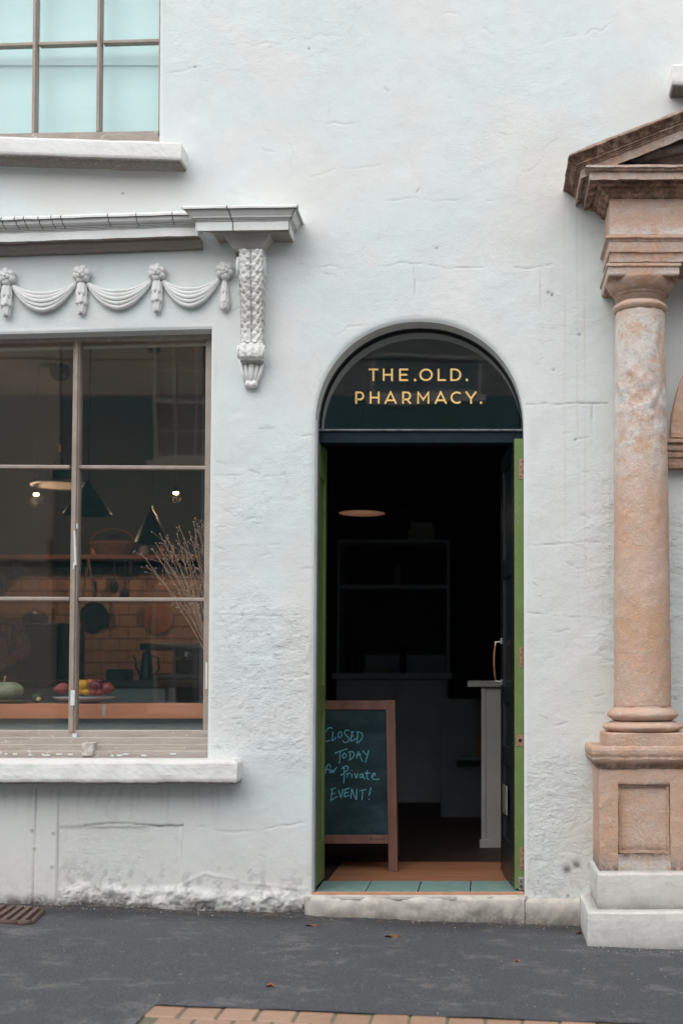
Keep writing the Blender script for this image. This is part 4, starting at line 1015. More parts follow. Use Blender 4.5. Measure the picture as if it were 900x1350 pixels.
CERA = m_plain("grey_ceramic", (.20, .19, .18), None, 20, .5, .0005); AMB = m_plain("amber_glass", (.40, .14, .05), None, 20, .25, .0002); BRN = m_plain("brown_wicker", (.17, .09, .055), (.10, .055, .03), 60, .8, .004)
jar('bottle', 211, 15, 2.2, AMB, "left amber bottle on the kitchen shelf behind the dried stems", "bottle")
jar('bottle', 226, 17, 2.2, AMB, "right amber bottle on the kitchen shelf behind the dried stems", "bottle")
jar('jar', 188, 13, 7, CERA, "grey ceramic jar on the kitchen shelf between basket and bottles", "jar")
jar('jar', 124, 14, 7, AMB, "small amber jar at the left end of the kitchen shelf in the right panes", "jar")
t, p, k = T('wicker_basket', 148, 731, Ys+5.7, "low broad wicker basket on the kitchen shelf", "basket")
m = MB(); m.lathe([(.13, 0), (.20, .10), (.19, .12), (.17, .118), (.12, .02)], (p.x, Ys, ztop_s), 24, ry=.6); m.build('bowl', BRN, t, fix=True)
m = MB(); m.tube([(p.x+.19*math.cos(math.pi*i/12), Ys, ztop_s+.11+.12*math.sin(math.pi*i/12)) for i in range(13)], .008, 8); m.build('handle', BRN, t, smooth=True)
for px, l, lab in ((118, 50, "steel tongs hanging below the kitchen shelf"), (152, 44, "dark ladle hanging below the kitchen shelf"), (166, 56, "long dark spatula hanging below the kitchen shelf")):
    t, p, k = T('hanging_utensil', px, 741, Ys+5.6, lab, "kitchen utensil", "utensils hanging from the shelf")
    Yu = Ys-.115; zt_ = ztop_s-.04; L_ = l*k
    m = MB()
    if 'tongs' in lab:
        m.tube([(p.x, Yu, zt_), (p.x-.03, Yu, zt_-L_*.6), (p.x-.045, Yu, zt_-L_)], .008, 8); m.tube([(p.x, Yu, zt_), (p.x+.03, Yu, zt_-L_*.6), (p.x+.06, Yu, zt_-L_)], .008, 8)
        m.build('arms', m_plain("dull_steel", (.22, .21, .2), None, 20, .5, metal=.3), t)
    else:
        m.tube([(p.x, Yu, zt_), (p.x, Yu, zt_-L_*.7)], .006, 8); m.build('handle', DARKM, t)
        m = MB(); m.ball((p.x, Yu, zt_-L_*.82), .05, 10, sc=(.8, .3, 1.2)); m.build('blade', DARKM, t, smooth=True)
    bx('hook', DARKM, t, p.x-.004, p.x+.004, Yu-.004, Yu+.012, zt_-.002, zt_+.006, bevel=0)
t, p, k = T('frying_pan', 122, 812, BACK+5.62, "round frying pan hanging flat on the tiled wall", "pan"); Yp = BACK-.03
m = MB(); m.lathe([(1e-5, 0), (.10, 0), (.125, -.03), (.12, -.03), (.097, -.006), (1e-5, -.006)], (p.x, Yp+.015, p.z), 26, axis='Y'); m.build('bowl', DARKM, t, fix=True)
m = MB(); m.tube([(p.x, Yp, p.z+.12), (p.x, Yp, p.z+.30)], .011, 8); m.build('handle', DARKM, t)
t, p, k = T('wooden_board', 206, 815, BACK+5.6, "round orange-brown bread board leaning on the tiled wall", "board")
BRD = m_plain("warm_board_wood", (.45, .17, .07), None, 12, .5)
m = MB(); m.lathe([(.13, -.008), (.13, .008)], (p.x, BACK-.03, p.z), 28, axis='Y'); m.build('disc', BRD, t, fix=True)
# -- back counter with grey front
Yc = 2.55; ctz = Z(897, 640, Yc)
t = thing('kitchen_counter', (-3.0, Yc, FZ), "long grey kitchen counter with brown timber top behind the window", "counter")
bx('worktop', m_plain("dark_brown_worktop", (.11, .055, .035), (.08, .04, .027), 9, .5, scale=(.2, 1, 1)), t, -5.5, -1.6, Yc-.03, BACK-.02, ctz-.045, ctz)
xe = at(222, 930, Yc).x
for i in range(5):
    xa = xe-.012-(i+1)*.56; bx('door', GREYP, t, xa+.004, xa+.552, Yc, Yc+.02, FZ+.1, ctz-.05)
bx('carcass', GREYP, t, -5.45, xe-.013, Yc+.021, BACK-.05, FZ+.001, ctz-.0455)
bx('end_post', m_plain("pale_grey_post", (.33, .35, .35), None, 6, .6), t, xe, at(232, 930, Yc).x, Yc-.012, Yc+.10, FZ+.001, ctz-.046)
# things on the counter
ct = ctz+.001
t, p, k = T('espresso_machine', 232, 890, Yc+5.9, "dark espresso machine on the counter behind the dried stems", "coffee machine"); Ym = Yc+.25
kx = (Ym+5.7)/F; mx0, mx1 = (184-PX0)*kx, (276-PX0)*kx; zt_ = Z(848, 640, Ym)
bx('top', DARKM, t, mx0, mx1, Ym, Ym+.35, zt_-.045, zt_, .008); bx('back_panel', DARKM, t, (228-PX0)*kx, mx1, Ym+.05, Ym+.34, ct+.02, zt_-.046)
bx('leg', DARKM, t, (228-PX0)*kx, (233-PX0)*kx, Ym+.01, Ym+.045, ct+.0, zt_-.047); bx('drip_tray', DARKM, t, (206-PX0)*kx, mx1, Ym-.02, Ym+.30, ct, ct+.05)
m = MB(); m.lathe([(.03, 0), (.035, .02), (.03, .05)], ((246-PX0)*kx, Ym+.02, zt_-.11), 14); m.tube([((246-PX0)*kx, Ym+.02, zt_-.10), ((246-PX0)*kx-.03, Ym-.12, zt_-.11)], .01); m.build('group_head', STEEL, t, fix=True)
t, p, k = T('kettle', 193, 890, Yc+5.85, "tall dark gooseneck kettle left of the espresso machine", "kettle"); Yk = Yc+.1; kk = (Yk+5.7)/F; xk = (194-PX0)*kk
m = MB(); m.lathe([(.055, 0), (.05, .02), (.035, .15), (.028, .19), (.02, .20)], (xk, Yk, ct), 18); m.build('body', SHK, t, smooth=True, fix=True)
m = MB(); m.tube([(xk-.045, Yk, ct+.04), (xk-.075, Yk, ct+.09), (xk-.08, Yk, ct+.15), (xk-.10, Yk, ct+.17)], [.009, .007, .006, .005], 8); m.build('spout', SHK, t, smooth=True)
m = MB(); m.tube([(xk+.03, Yk, ct+.17), (xk+.08, Yk, ct+.15), (xk+.085, Yk, ct+.07), (xk+.05, Yk, ct+.04)], .007, 8); m.build('handle', SHK, t, smooth=True)
t, p, k = T('scales', 152, 893, Yc+5.85, "low black box on the counter left of the kettle", "scales"); bx('body', DARKM, t, (140-PX0)*kk, (166-PX0)*kk, Yk, Yk+.2, ct, ct+.075, .01); bx('plate', STEEL, t, (142-PX0)*kk, (164-PX0)*kk, Yk+.01, Yk+.19, ct+.0755, ct+.082)
# cooker and pan at the left
t, p, k = T('range_cooker', 45, 860, Yc+6.6, "black range cooker at the left of the kitchen", "cooker"); Yo = 3.5; ko = (Yo+5.7)/F
bx('body', DARKM, t, (8-PX0)*ko, (84-PX0)*ko, Yo, Yo+.5, ct, Z(821, 640, Yo), .01); bx('door', SHK, t, (16-PX0)*ko, (58-PX0)*ko, Yo-.02, Yo-.001, ct+.05, Z(828, 640, Yo), .01)
bx('rail', STEEL, t, (14-PX0)*ko, (80-PX0)*ko, Yo-.04, Yo-.03, Z(824, 640, Yo), Z(822, 640, Yo), .001)
t, p, k = T('cooking_pot', 46, 815, Yo+5.8, "black domed pot on the range cooker", "pot"); zc = Z(821, 640, Yo)+.001; xp = (46-PX0)*(Yo+5.9)/F
m = MB(); m.lathe([(.09, 0), (.10, .05)], (xp, Yo+.2, zc), 20); m.build('body', SHK, t, fix=True); m = MB(); m.lathe([(.102, .051), (.07, .085), (.02, .10), (.02, .12), (1e-5, .122)], (xp, Yo+.2, zc), 20); m.build('lid', SHK, t, smooth=True, fix=True)
jar('bottle', 70, 18, 2.2, AMB, "amber bottle standing on the range cooker beside the pot", "bottle", Yo+.1, zc)

# -- timber ledge inside the window, with vegetables
YL = .26; zl = Z(928, 640, YL); zl2 = Z(947.5, 640, YL)
t = thing('window_ledge', (-2.5, YL, zl2), "orange-brown timber ledge running across the inside of the shop window", "shelf")
bx('ledge_edge', WOODX, t, -4.5, -1.262, YL, YL+.03, zl2, zl, .002); bx('ledge_top', WOODX, t, -4.5, -1.262, YL+.0305, YL+.36, zl-.03, zl-.002, .002)
bx('ledge_support', GREYP, t, -4.45, -1.262, YL+.05, YL+.07, FZ+.001, zl-.031, .002)
m = MB(); q = at(137, 938, YL-.001); m.hexa([(q.x-.004, YL-.001, q.z-.028), (q.x+.006, YL-.001, q.z-.026), (q.x+.006, YL+.002, q.z-.026), (q.x-.004, YL+.002, q.z-.028), (q.x-.010, YL-.001, zl-.001), (q.x+.012, YL-.001, zl-.001), (q.x+.012, YL+.002, zl-.001), (q.x-.010, YL+.002, zl-.001)]); m.build('paint_drip', m_plain("drip_grey", (.45, .40, .36), None, 20, .7), t)
zl += .0005
YV = YL+.14; kv = (YV+5.7)/F
def vx(px): return (px-PX0)*kv
PORC = m_plain("blue_white_porcelain", (.52, .54, .60), (.46, .48, .55), 30, .25, .0002)
t = thing('serving_plate', (vx(113), YV, zl), "white footed serving plate of fruit and squash behind the window", "plate")
m = MB(); r = 41*kv; m.lathe([(r*.42, 0), (r*.45, .004), (r*.80, .016), (r, .030), (r*.995, .033), (r*.78, .021), (r*.4, .009), (1e-5, .008)], (vx(113), YV, zl), 40, ry=.85); m.build('dish', PORC, t, smooth=True, fix=True)
m = MB(); m.lathe([(r*.38, .0), (r*.455, .001), (r*.47, .006), (r*.44, .0075)], (vx(113), YV, zl-.0), 36, ry=.85); m.build('blue_foot_ring', m_plain("cobalt_line", (.04, .06, .22), None, 20, .3), t, smooth=True)
zp = zl+.012
def veg(name, px, py, rxp, rzp, Y, mat, label, cat, tip=0, ribs=0, amp=.08, stem=None):
    k = (Y+5.7)/F; c = at(px, py, Y); t = thing(name, (c.x, Y, c.z-rzp*k), label, cat); m = MB(); n = 22; vs = []; K = 16
    for j in range(K+1):
        th = math.pi*j/K
        for q in range(n+8):
            a = 2*math.pi*q/(n+8); rr = math.sin(th)*(1+(amp*(abs(math.cos(a*ribs/2))-.6) if ribs else 0)) + 1e-5
            x = rr*math.cos(a)*rxp*k; y = rr*math.sin(a)*rxp*k*.92; z = -math.cos(th)*rzp*k
            if ribs: z -= .22*rzp*k*math.exp(-(rr/.35)**2)*(1 if z > 0 else -1)
            if tip: f = max(0, (x*tip/(rxp*k)))**2; z *= (1-.5*f); x += tip*f*rxp*k*.25
            vs.append((c.x+x, Y+y, c.z+z))
    N = n+8; fs = [(j*N+q, j*N+(q+1) % N, (j+1)*N+(q+1) % N, (j+1)*N+q) for j in range(K) for q in range(N)]
    m.add(vs, fs); m.build('flesh', mat, t, smooth=True, rough=(.0015, 30))
    if stem: m = MB(); s_ = stem; m.tube([(c.x, Y, c.z+rzp*k*.7), (c.x+.002, Y, c.z+rzp*k+.008), (c.x+.006, Y, c.z+rzp*k+s_)], [.008, .006, .007], 8); m.build('stalk', m_plain("stalk_tan", (.33, .20, .12), None, 30, .8), t, smooth=True)
    return t
YEL = m_plain("yellow_squash_skin", (.72, .36, .03), (.62, .27, .02), 30, .4, .0008); RED = m_plain("red_fruit_skin", (.22, .022, .030), (.30, .05, .04), 30, .35, .0006); PLUM = m_plain("plum_skin", (.13, .014, .030), (.19, .03, .04), 30, .3, .0005); ROSE = m_plain("rosy_potato_skin", (.36, .085, .07), (.28, .055, .05), 40, .6, .001); ORG = m_plain("orange_fruit_skin", (.62, .22, .07), (.5, .15, .05), 30, .45, .0008)
GSQ = m_plain("grey_green_squash_skin", (.36, .38, .25), (.22, .26, .15), 22, .6, .001, dirt_shade=((.40, .26, .10), .7)); AVO = m_plain("avocado_skin", (.02, .03, .015), (.03, .04, .02), 60, .6, .003)
veg('sweet_potato', 83, 908, 10, 7.8, YV, ROSE, "dusky pink pear-shaped fruit at the left edge of the serving plate", "fruit", tip=-1)
veg('patty_pan_squash', 108.5, 903.5, 10.5, 8.5, YV, YEL, "large yellow ribbed squash on top of the serving plate pile", "squash", ribs=8)
veg('patty_pan_squash', 103, 912, 6.5, 4.6, YV-.10, YEL, "small yellow squash low at the front left of the plate", "squash", ribs=6)
veg('patty_pan_squash', 114, 912.5, 6, 4.6, YV-.105, YEL, "small yellow squash low at the front middle of the plate", "squash", ribs=6)
veg('peach', 119, 902, 7, 6.5, YV+.06, ORG, "pale orange peach at the back of the serving plate pile", "fruit")
veg('plum', 127, 904, 8.6, 8, YV-.02, PLUM, "large dark plum right of the yellow squash on the plate", "fruit")
veg('plum', 124, 913, 5.5, 4.6, YV-.10, RED, "small red plum low in front of the large dark plum", "fruit")
veg('plum', 131.5, 913, 5.2, 4.5, YV-.10, RED, "small red plum beside the rightmost red fruit, low at the front", "fruit")
veg('red_pear', 142, 907.5, 8.2, 8.2, YV-.01, RED, "red pear-shaped fruit at the right edge of the serving plate", "fruit", tip=1)
veg('pumpkin', 6, 910.5, 25, 13.2, YV, GSQ, "grey-green ribbed pumpkin with tan stalk on a green platter", "squash", ribs=9, amp=.10, stem=.022)
t = thing('green_platter', (vx(0), YV, zl), "dark green flat platter under the grey-green pumpkin", "plate"); m = MB(); r = 42*kv; m.lathe([(r*.7, 0), (r*.97, .010), (r, .014), (r*.9, .013), (1e-5, .010)], (vx(0), YV, zl), 36, ry=.8); m.build('dish', m_plain("olive_glaze", (.085, .10, .025), (.05, .065, .02), 30, .35), t, smooth=True, fix=True)
t = veg('avocado', 49.5, 920, 8.3, 6, YV-.1, AVO, "halved dark avocado with yellow flesh beside the green platter", "avocado")
c = at(50, 921.5, YV-.13); m = MB(); m.ball((c.x, YV-.122, c.z), .0145, 12, sc=(1.0, .45, .72)); m.build('cut_flesh', m_plain("avocado_flesh", (.55, .50, .18), (.42, .40, .12), 40, .5), t, smooth=True)
# -- dried stems in a vase behind the right window jamb
VX, VY = at(284, 905, .42).x, .42
t = thing('dried_flower_bunch', (VX, VY, zl), "bunch of tall dry brown seed-head stems leaning in the right-hand panes", "dried flowers")
tv = thing('vase', (VX, VY, zl), "dark vase on the ledge end, holding the dried stems", "vase"); m = MB(); m.lathe([(.03, 0), (.042, .02), (.045, .10), (.025, .15), (.028, .165), (.024, .163), (.02, .15)], (VX, VY, zl), 20); m.build('body', SHK, tv, smooth=True, fix=True)
STEM = m_plain("dry_stem", (.58, .38, .27), (.42, .27, .19), 40, .8, .0005); HEADM = m_plain("dry_seed_head", (.60, .45, .36), (.45, .33, .26), 60, .9, .001)
rs = random.Random(21); hd = MB()
tips = [(186, 726), (193, 742), (200, 720), (206, 712), (213, 700), (222, 706), (226, 716), (232, 700), (237, 690), (243, 712), (248, 697), (255, 684), (259, 679), (262, 690), (266, 688), (270, 683), (253, 706), (240, 735), (229, 745), (216, 733), (270, 700), (247, 722)]
for q, (tx_, ty_) in enumerate(tips):
    yt = VY+rs.uniform(-.10, .14); e = at(tx_+rs.uniform(-2, 2), ty_+4, yt); b = Vector((VX+rs.uniform(-.01, .01), VY, zl+.15)); mid = (b+e)/2+Vector((rs.uniform(-.01, .07), rs.uniform(-.03, .03), rs.uniform(-.03, .05)))
    P_ = [b*(1-s_)**2+mid*2*s_*(1-s_)+e*s_*s_ for s_ in [i/8 for i in range(9)]]
    m = MB(); m.tube(P_, [.0027-.0012*i/8 for i in range(9)], 5)
    for br in range(13):
        s_ = rs.uniform(.45, .98); i = int(s_*8); o_ = P_[i].lerp(P_[min(8, i+1)], s_*8-i); L = rs.uniform(.02, .07); a = rs.uniform(-.9, .9)
        dr_ = (e-b).normalized(); en = o_+Vector((dr_.x*math.cos(a)-dr_.z*math.sin(a), rs.uniform(-.4, .4), dr_.x*math.sin(a)+dr_.z*math.cos(a)))*L
        m.tube([o_, (o_+en)/2+Vector((rs.uniform(-.003, .003), 0, .002)), en], [.001, .0008, .0007], 4); hd.ball(en, rs.uniform(.0022, .0052), 5)
    hd.ball(e, .0045, 5)
    m.build('stem', STEM, t)
hd.build('seed_heads', HEADM, t, smooth=True, kind='stuff')

# ================================================================== PERSON at the left of the kitchen
def skin_body(name, mat, parent, joints, edges, sub=2):
    me = bpy.data.meshes.new(name); me.from_pydata([j[0] for j in joints], edges, []); o = bpy.data.objects.new(name, me); COL.objects.link(o); o.parent = parent
    md = o.modifiers.new('skin', 'SKIN'); md.use_smooth_shade = True
    for i, j in enumerate(joints): me.skin_vertices[0].data[i].radius = j[1] if isinstance(j[1], tuple) else (j[1], j[1])
    me.skin_vertices[0].data[0].use_root = True
    sb = o.modifiers.new('sub', 'SUBSURF'); sb.levels = sub; sb.render_levels = sub; me.materials.append(mat); return o
PYd = 2.12; pX = at(-12, 830, PYd).x
per = thing('person', (pX, PYd, FZ), "person in a rust checked shirt and dark apron working at the left of the kitchen", "person")
s = NT("rust_checked_cloth"); ck = s.n('ShaderNodeTexBrick'); ck.inputs['Scale'].default_value = 14; ck.inputs['Color1'].default_value = (.30, .10, .05, 1); ck.inputs['Color2'].default_value = (.22, .07, .04, 1); ck.inputs['Mortar'].default_value = (.10, .05, .04, 1); ck.inputs['Mortar Size'].default_value = .04
s.l(s.coord((1, 1, 1), True), ck.inputs['Vector']); SHIRT = s.done(ck.outputs[0], .9, ((s.noise(30), .002),))
SKIN = m_plain("skin", (.50, .28, .20), (.45, .24, .17), 20, .55, .0005); HAIR = m_plain("brown_hair", (.05, .028, .018), None, 60, .7, .003); APR = m_plain("dark_apron_cloth", (.022, .025, .032), None, 30, .9, .001)
J = [((0, 0, .92), .13), ((0, 0, 1.10), (.14, .11)), ((0, .01, 1.27), (.15, .11)), ((0, .02, 1.38), (.08, .07)), ((0, .0, 1.44), .052),
     ((.17, .01, 1.35), .062), ((.235, -.03, 1.16), .050), ((.15, -.22, 1.06), .040), ((.10, -.33, 1.08), (.030, .026)),
     ((-.17, .01, 1.35), .062), ((-.24, -.04, 1.15), .050), ((-.14, -.23, 1.04), .040), ((-.08, -.33, 1.06), (.030, .026)),
     ((.09, 0, .82), .09), ((.10, -.01, .46), .062), ((.10, .02, .09), .045), ((-.09, 0, .82), .09), ((-.10, -.01, .46), .062), ((-.10, .02, .09), .045), ((.10, -.10, .04), (.04, .03)), ((-.10, -.10, .04), (.04, .03))]
E = [(0, 1), (1, 2), (2, 3), (3, 4), (2, 5), (5, 6), (6, 7), (7, 8), (2, 9), (9, 10), (10, 11), (11, 12), (0, 13), (13, 14), (14, 15), (15, 19), (0, 16), (16, 17), (17, 18), (18, 20)]
bd = skin_body('body', SHIRT, per, J, E)
# head with face
hd_ = MB(); vs = []; K = 20; N = 24
for j in range(K+1):
    th = math.pi*j/K
    for q in range(N):
        a = 2*math.pi*q/N; x = math.sin(th)*math.cos(a); y = math.sin(th)*math.sin(a); z = -math.cos(th)
        jaw = 1-.28*max(0, -z)**1.5; X_ = x*.074*jaw; Y_ = y*.095*(jaw if y < 0 else 1)-(.01 if z < -.3 and y < 0 else 0); Z_ = z*.115
        if y < -.5: # nose, brow, eye hollows, mouth
            Y_ -= .022*math.exp(-(x/.16)**2-((z+.12)/.22)**2)*(1 if z < .12 else .5); Y_ += .008*math.exp(-((abs(x)-.38)/.16)**2-((z-.06)/.10)**2)
            Y_ -= .006*math.exp(-(x/.4)**2-((z+.52)/.08)**2)
        vs.append((X_, Y_, 1.565+Z_))
hd_.add([(x+pX, y+PYd, z+FZ) for x, y, z in vs], [(j*N+q, j*N+(q+1) % N, (j+1)*N+(q+1) % N, (j+1)*N+q) for j in range(K) for q in range(N)])
for sx in (-1, 1): hd_.ball((pX+sx*.076, PYd+.01, FZ+1.555), .022, 8, sc=(.35, .6, 1.1))
hobj = hd_.build('head', SKIN, per, smooth=True)
m = MB()
for sx in (-1, 1): m.ball((pX+sx*.028, PYd-.083, FZ+1.572), .010, 8, sc=(1.2, .5, .7))
m.build('eyes', DARKM, hobj, smooth=True)
m = MB(); m.ball((pX, PYd+.018, FZ+1.605), .1, 14, sc=(.84, .97, .88)); m.ball((pX, PYd+.10, FZ+1.60), .045, 10); m.build('hair', HAIR, hobj, smooth=True)
def hand(sx, hx, hy_, hz):
    J = [((hx, hy_, hz), .028), ((hx, hy_-.045, hz-.005), (.036, .016)), ((hx, hy_-.085, hz-.01), (.038, .014))]; E = [(0, 1), (1, 2)]
    for f, (off, L) in enumerate(((-.027, .062), (-.009, .072), (.009, .068), (.027, .052))):
        b = len(J); J += [((hx+off, hy_-.10, hz-.012), .009), ((hx+off*1.1, hy_-.10-L*.55, hz-.02), .0085), ((hx+off*1.1, hy_-.10-L*.85, hz-.045), .0075)]; E += [(2, b), (b, b+1), (b+1, b+2)]
    b = len(J); J += [((hx-sx*.035, hy_-.045, hz-.015), .011), ((hx-sx*.055, hy_-.085, hz-.03), .009)]; E += [(1, b), (b, b+1)]
    skin_body('hand', SKIN, per, J, E, 1)
hand(1, .10, -.345, 1.08); hand(-1, -.08, -.345, 1.06)
m = MB(); ap = []
for j in range(15):
    z = .45+.82*j/14
    for i in range(13):
        u = -1+2*i/12; w_ = .15 if z < 1.02 else .15-.07*(z-1.02)/.25; ap.append((pX+u*w_, PYd-.135-.02*math.sin(z*5)+.09*u*u+(0 if z < 1 else -.0), FZ+z))
n_ = len(ap); m.add(ap+[(x, y+.005, z) for x, y, z in ap], [(j*13+i, j*13+i+1, (j+1)*13+i+1, (j+1)*13+i) for j in range(14) for i in range(12)]+[(n_+j*13+i, n_+(j+1)*13+i, n_+(j+1)*13+i+1, n_+j*13+i+1) for j in range(14) for i in range(12)]); m.build('apron', APR, per, smooth=True)

# ================================================================== things in the doorway
# -- chalkboard sign (A-board)
LEAN = R(9.5); YA = .60; fb = at(518, 1150, YA); 
AB = thing('chalkboard_sign', (fb.x-.26, YA, FZ+.0055), "timber-framed chalkboard A-board with blue chalk writing standing in the doorway", "sign")
AZ = FZ+.0055; zt_a = None
def ap(px, py, off=0):   # photo pixel -> point on the leaning front plane
    d = ray(px, py); n = Vector((0, -math.cos(LEAN), math.sin(LEAN))); o = Vector((0, YA, AZ)); t = (o-CAM).dot(n)/d.dot(n); return CAM+d*t+n*off
def aquad(name, mat, q, o0, o1, bev=.002, par=AB):
    m = MB(); P_ = [ap(*c, o0) for c in q]+[ap(*c, o1) for c in q]   # q: bl, br, tr, tl
    b0, b1, b2, b3, f0, f1, f2, f3 = P_; m.hexa([f0, f1, b1, b0, f3, f2, b2, b3]); return m.build(name, mat, par, bevel=bev)
XLb = 408
stL = aquad('stile', WOOD, [(XLb-13, 1149.6), (XLb-1, 1149.6), (XLb+1, 923), (XLb-11, 923)], -.022, 0)
stR = aquad('stile', WOOD, [(512, 1149.6), (524, 1149.6), (520.4, 923), (508, 923)], -.022, 0)
aquad('rail', WOOD, [(XLb-1, 1112.3), (512, 1112.3), (511.6, 1100.5), (XLb-1, 1100.5)], -.020, -.003)
aquad('rail', WOOD, [(XLb, 935.5), (508.3, 935.5), (508.1, 923.3), (XLb, 923.3)], -.020, -.003)
board = aquad('board', CHALKB, [(XLb-1, 1101), (511.7, 1101), (508.5, 935), (XLb, 935)], -.017, -.010, 0)
# chalk strokes, in pixels of a 10x enlargement with origin (420, 950)
CH = [
 [(180, 105), (160, 85), (125, 95), (90, 135), (68, 195), (75, 250), (105, 278), (150, 255)],
 [(185, 145), (182, 200), (172, 262)], [(172, 262), (200, 250), (225, 218)],
 [(282, 140), (255, 165), (252, 205), (270, 228), (298, 205), (305, 165), (285, 138)],
 [(398, 130), (360, 118), (335, 145), (345, 185), (390, 215), (400, 255), (365, 292), (330, 285), (315, 262)],
 [(440, 155), (425, 215), (418, 270)], [(418, 150), (462, 142)], [(422, 205), (455, 198)], [(418, 270), (470, 250), (485, 230)],
 [(510, 150), (508, 215), (500, 292)], [(495, 150), (545, 145), (578, 180), (568, 235), (530, 280), (495, 296)],
 [(208, 430), (280, 400), (375, 368)], [(282, 400), (278, 470), (268, 565)],
 [(335, 425), (310, 450), (312, 485), (335, 495), (362, 470), (358, 435), (335, 425)],
 [(412, 410), (408, 520)], [(385, 418), (430, 402), (470, 425), (458, 475), (415, 515), (385, 520)],
 [(520, 405), (505, 450), (495, 495)], [(520, 405), (545, 470), (575, 540)], [(492, 455), (555, 440)],
 [(575, 390), (600, 425), (630, 450)], [(658, 385), (640, 450), (612, 552)],
 [(150, 610), (145, 575), (115, 575), (98, 620), (85, 690), (65, 760), (45, 795)], [(55, 655), (110, 640), (140, 640)],
 [(150, 645), (135, 665), (150, 690), (172, 675), (165, 648), (148, 646)], [(180, 650), (190, 695), (200, 655), (238, 610)],
 [(300, 635), (330, 600), (375, 595), (392, 630), (365, 665), (325, 680)], [(330, 610), (335, 700), (328, 825)], [(285, 720), (320, 700)],
 [(372, 690), (370, 750)], [(370, 710), (395, 685), (412, 700)], [(432, 700), (435, 755)], [(431, 660), (434, 648)],
 [(470, 690), (490, 760)], [(490, 760), (505, 720), (515, 690)], [(575, 700), (545, 705), (535, 740), (555, 755), (580, 725), (582, 700)], [(582, 720), (590, 760), (610, 765)],
 [(640, 650), (630, 720), (635, 770), (665, 775)], [(600, 690), (680, 690)],
 [(690, 740), (735, 720), (745, 695), (715, 690), (695, 725), (705, 770), (750, 775), (798, 770)],
 [(175, 905), (168, 980), (155, 1060)], [(155, 905), (222, 885)], [(165, 970), (215, 955)], [(155, 1055), (205, 1020), (250, 995)],
 [(258, 910), (275, 965), (290, 1015)], [(290, 1015), (308, 950), (320, 900)],
 [(345, 900), (335, 1005)], [(340, 905), (405, 890)], [(340, 955), (390, 945)], [(335, 1005), (400, 985)],
 [(420, 1025), (428, 960), (435, 900)], [(435, 900), (460, 970), (495, 1045)], [(495, 1045), (498, 970), (498, 900)],
 [(535, 925), (625, 905)], [(578, 915), (572, 980), (568, 1045)],
 [(688, 875), (675, 930), (662, 985)], [(655, 1030), (668, 1042)]]
m = MB(); q = 0
for st in CH:
    # smooth the polyline (Chaikin)
    pts = [Vector(p_) for p_ in st]
    for _ in range(2):
        if len(pts) > 2: pts = [pts[0]]+[v for i in range(len(pts)-1) for v in (pts[i].lerp(pts[i+1], .25), pts[i].lerp(pts[i+1], .75))]+[pts[-1]]
    ribbon(m, [(420+a/10, 950+b/10) for a, b in pts], 1.05, 0, P=lambda a, b, q=q: ap(a, b, -.0094+.00004*q)); q += 1
m.build('chalk_writing', CHALK, board)
m = MB(); rr = random.Random(3)   # faint illegible maker's mark burnt on the lower rail
pts = [(487, 1107.5), (488, 1104.2), (489.5, 1104), (489.5, 1106), (488, 1106.4)]; ribbon(m, pts, .7, 0, P=lambda a, b: ap(a, b, -.0022))
ribbon(m, [(490+i*.62, 1106.3+.55*math.sin(i*1.9)) for i in range(28)], .55, 0, P=lambda a, b: ap(a, b, -.0022)); m.build('maker_mark', DARKM, AB)
# rear frame
for a in (XLb-7, 515.5):
    f_ = ap(a, 935, -.03); m = MB(); b_ = Vector((f_.x, YA+.52, AZ)); dvec = .02
    m.hexa([(b_.x-dvec, b_.y-.012, AZ), (b_.x+dvec-.002, b_.y-.012, AZ), (b_.x+dvec-.002, b_.y+.012, AZ), (b_.x-dvec, b_.y+.012, AZ), (f_.x-dvec, f_.y+.002, f_.z), (f_.x+dvec-.002, f_.y+.002, f_.z), (f_.x+dvec-.002, f_.y+.026, f_.z), (f_.x-dvec, f_.y+.026, f_.z)]); m.build('rear_leg', WOOD, AB, bevel=.002)
fa = ap(XLb, 1105, 0); fc = ap(511, 1105, 0); bx('rear_rail', WOOD, AB, fa.x, fc.x, YA+.455, YA+.475, AZ+.12, AZ+.16)
# -- counter end near the right door leaf
Yc2 = 1.55; kc = (Yc2+5.7)/F; c0, c1 = (635-PX0)*kc, (662-PX0)*kc
t = thing('service_counter', (c1, Yc2, FZ), "pale panelled end of a service counter beside the right door leaf", "counter")
bx('end_panel', WHITEP, t, c0, c0+.55, Yc2, Yc2+.03, FZ+.001, Z(906, 640, Yc2)-.001); bx('corner_post', WHITEP, t, c0-.004, c0+.022, Yc2-.012, Yc2-.001, FZ+.001, Z(906, 640, Yc2)-.001)
bx('worktop', m_plain("pale_stone_top", (.42, .41, .40), None, 20, .5), t, (616-PX0)*kc, c0+.62, Yc2-.03, Yc2+2.2, Z(905.5, 640, Yc2), Z(897.5, 640, Yc2))
bx('skirting', WHITEP, t, (632-PX0)*kc, c0+.56, Yc2-.03, Yc2-.013, FZ+.001, Z(1106, 640, Yc2)); bx('side_panel', WHITEP, t, c0+.05, c0+.07, Yc2+.031, Yc2+2.1, FZ+.001, Z(906, 640, Yc2)-.001)
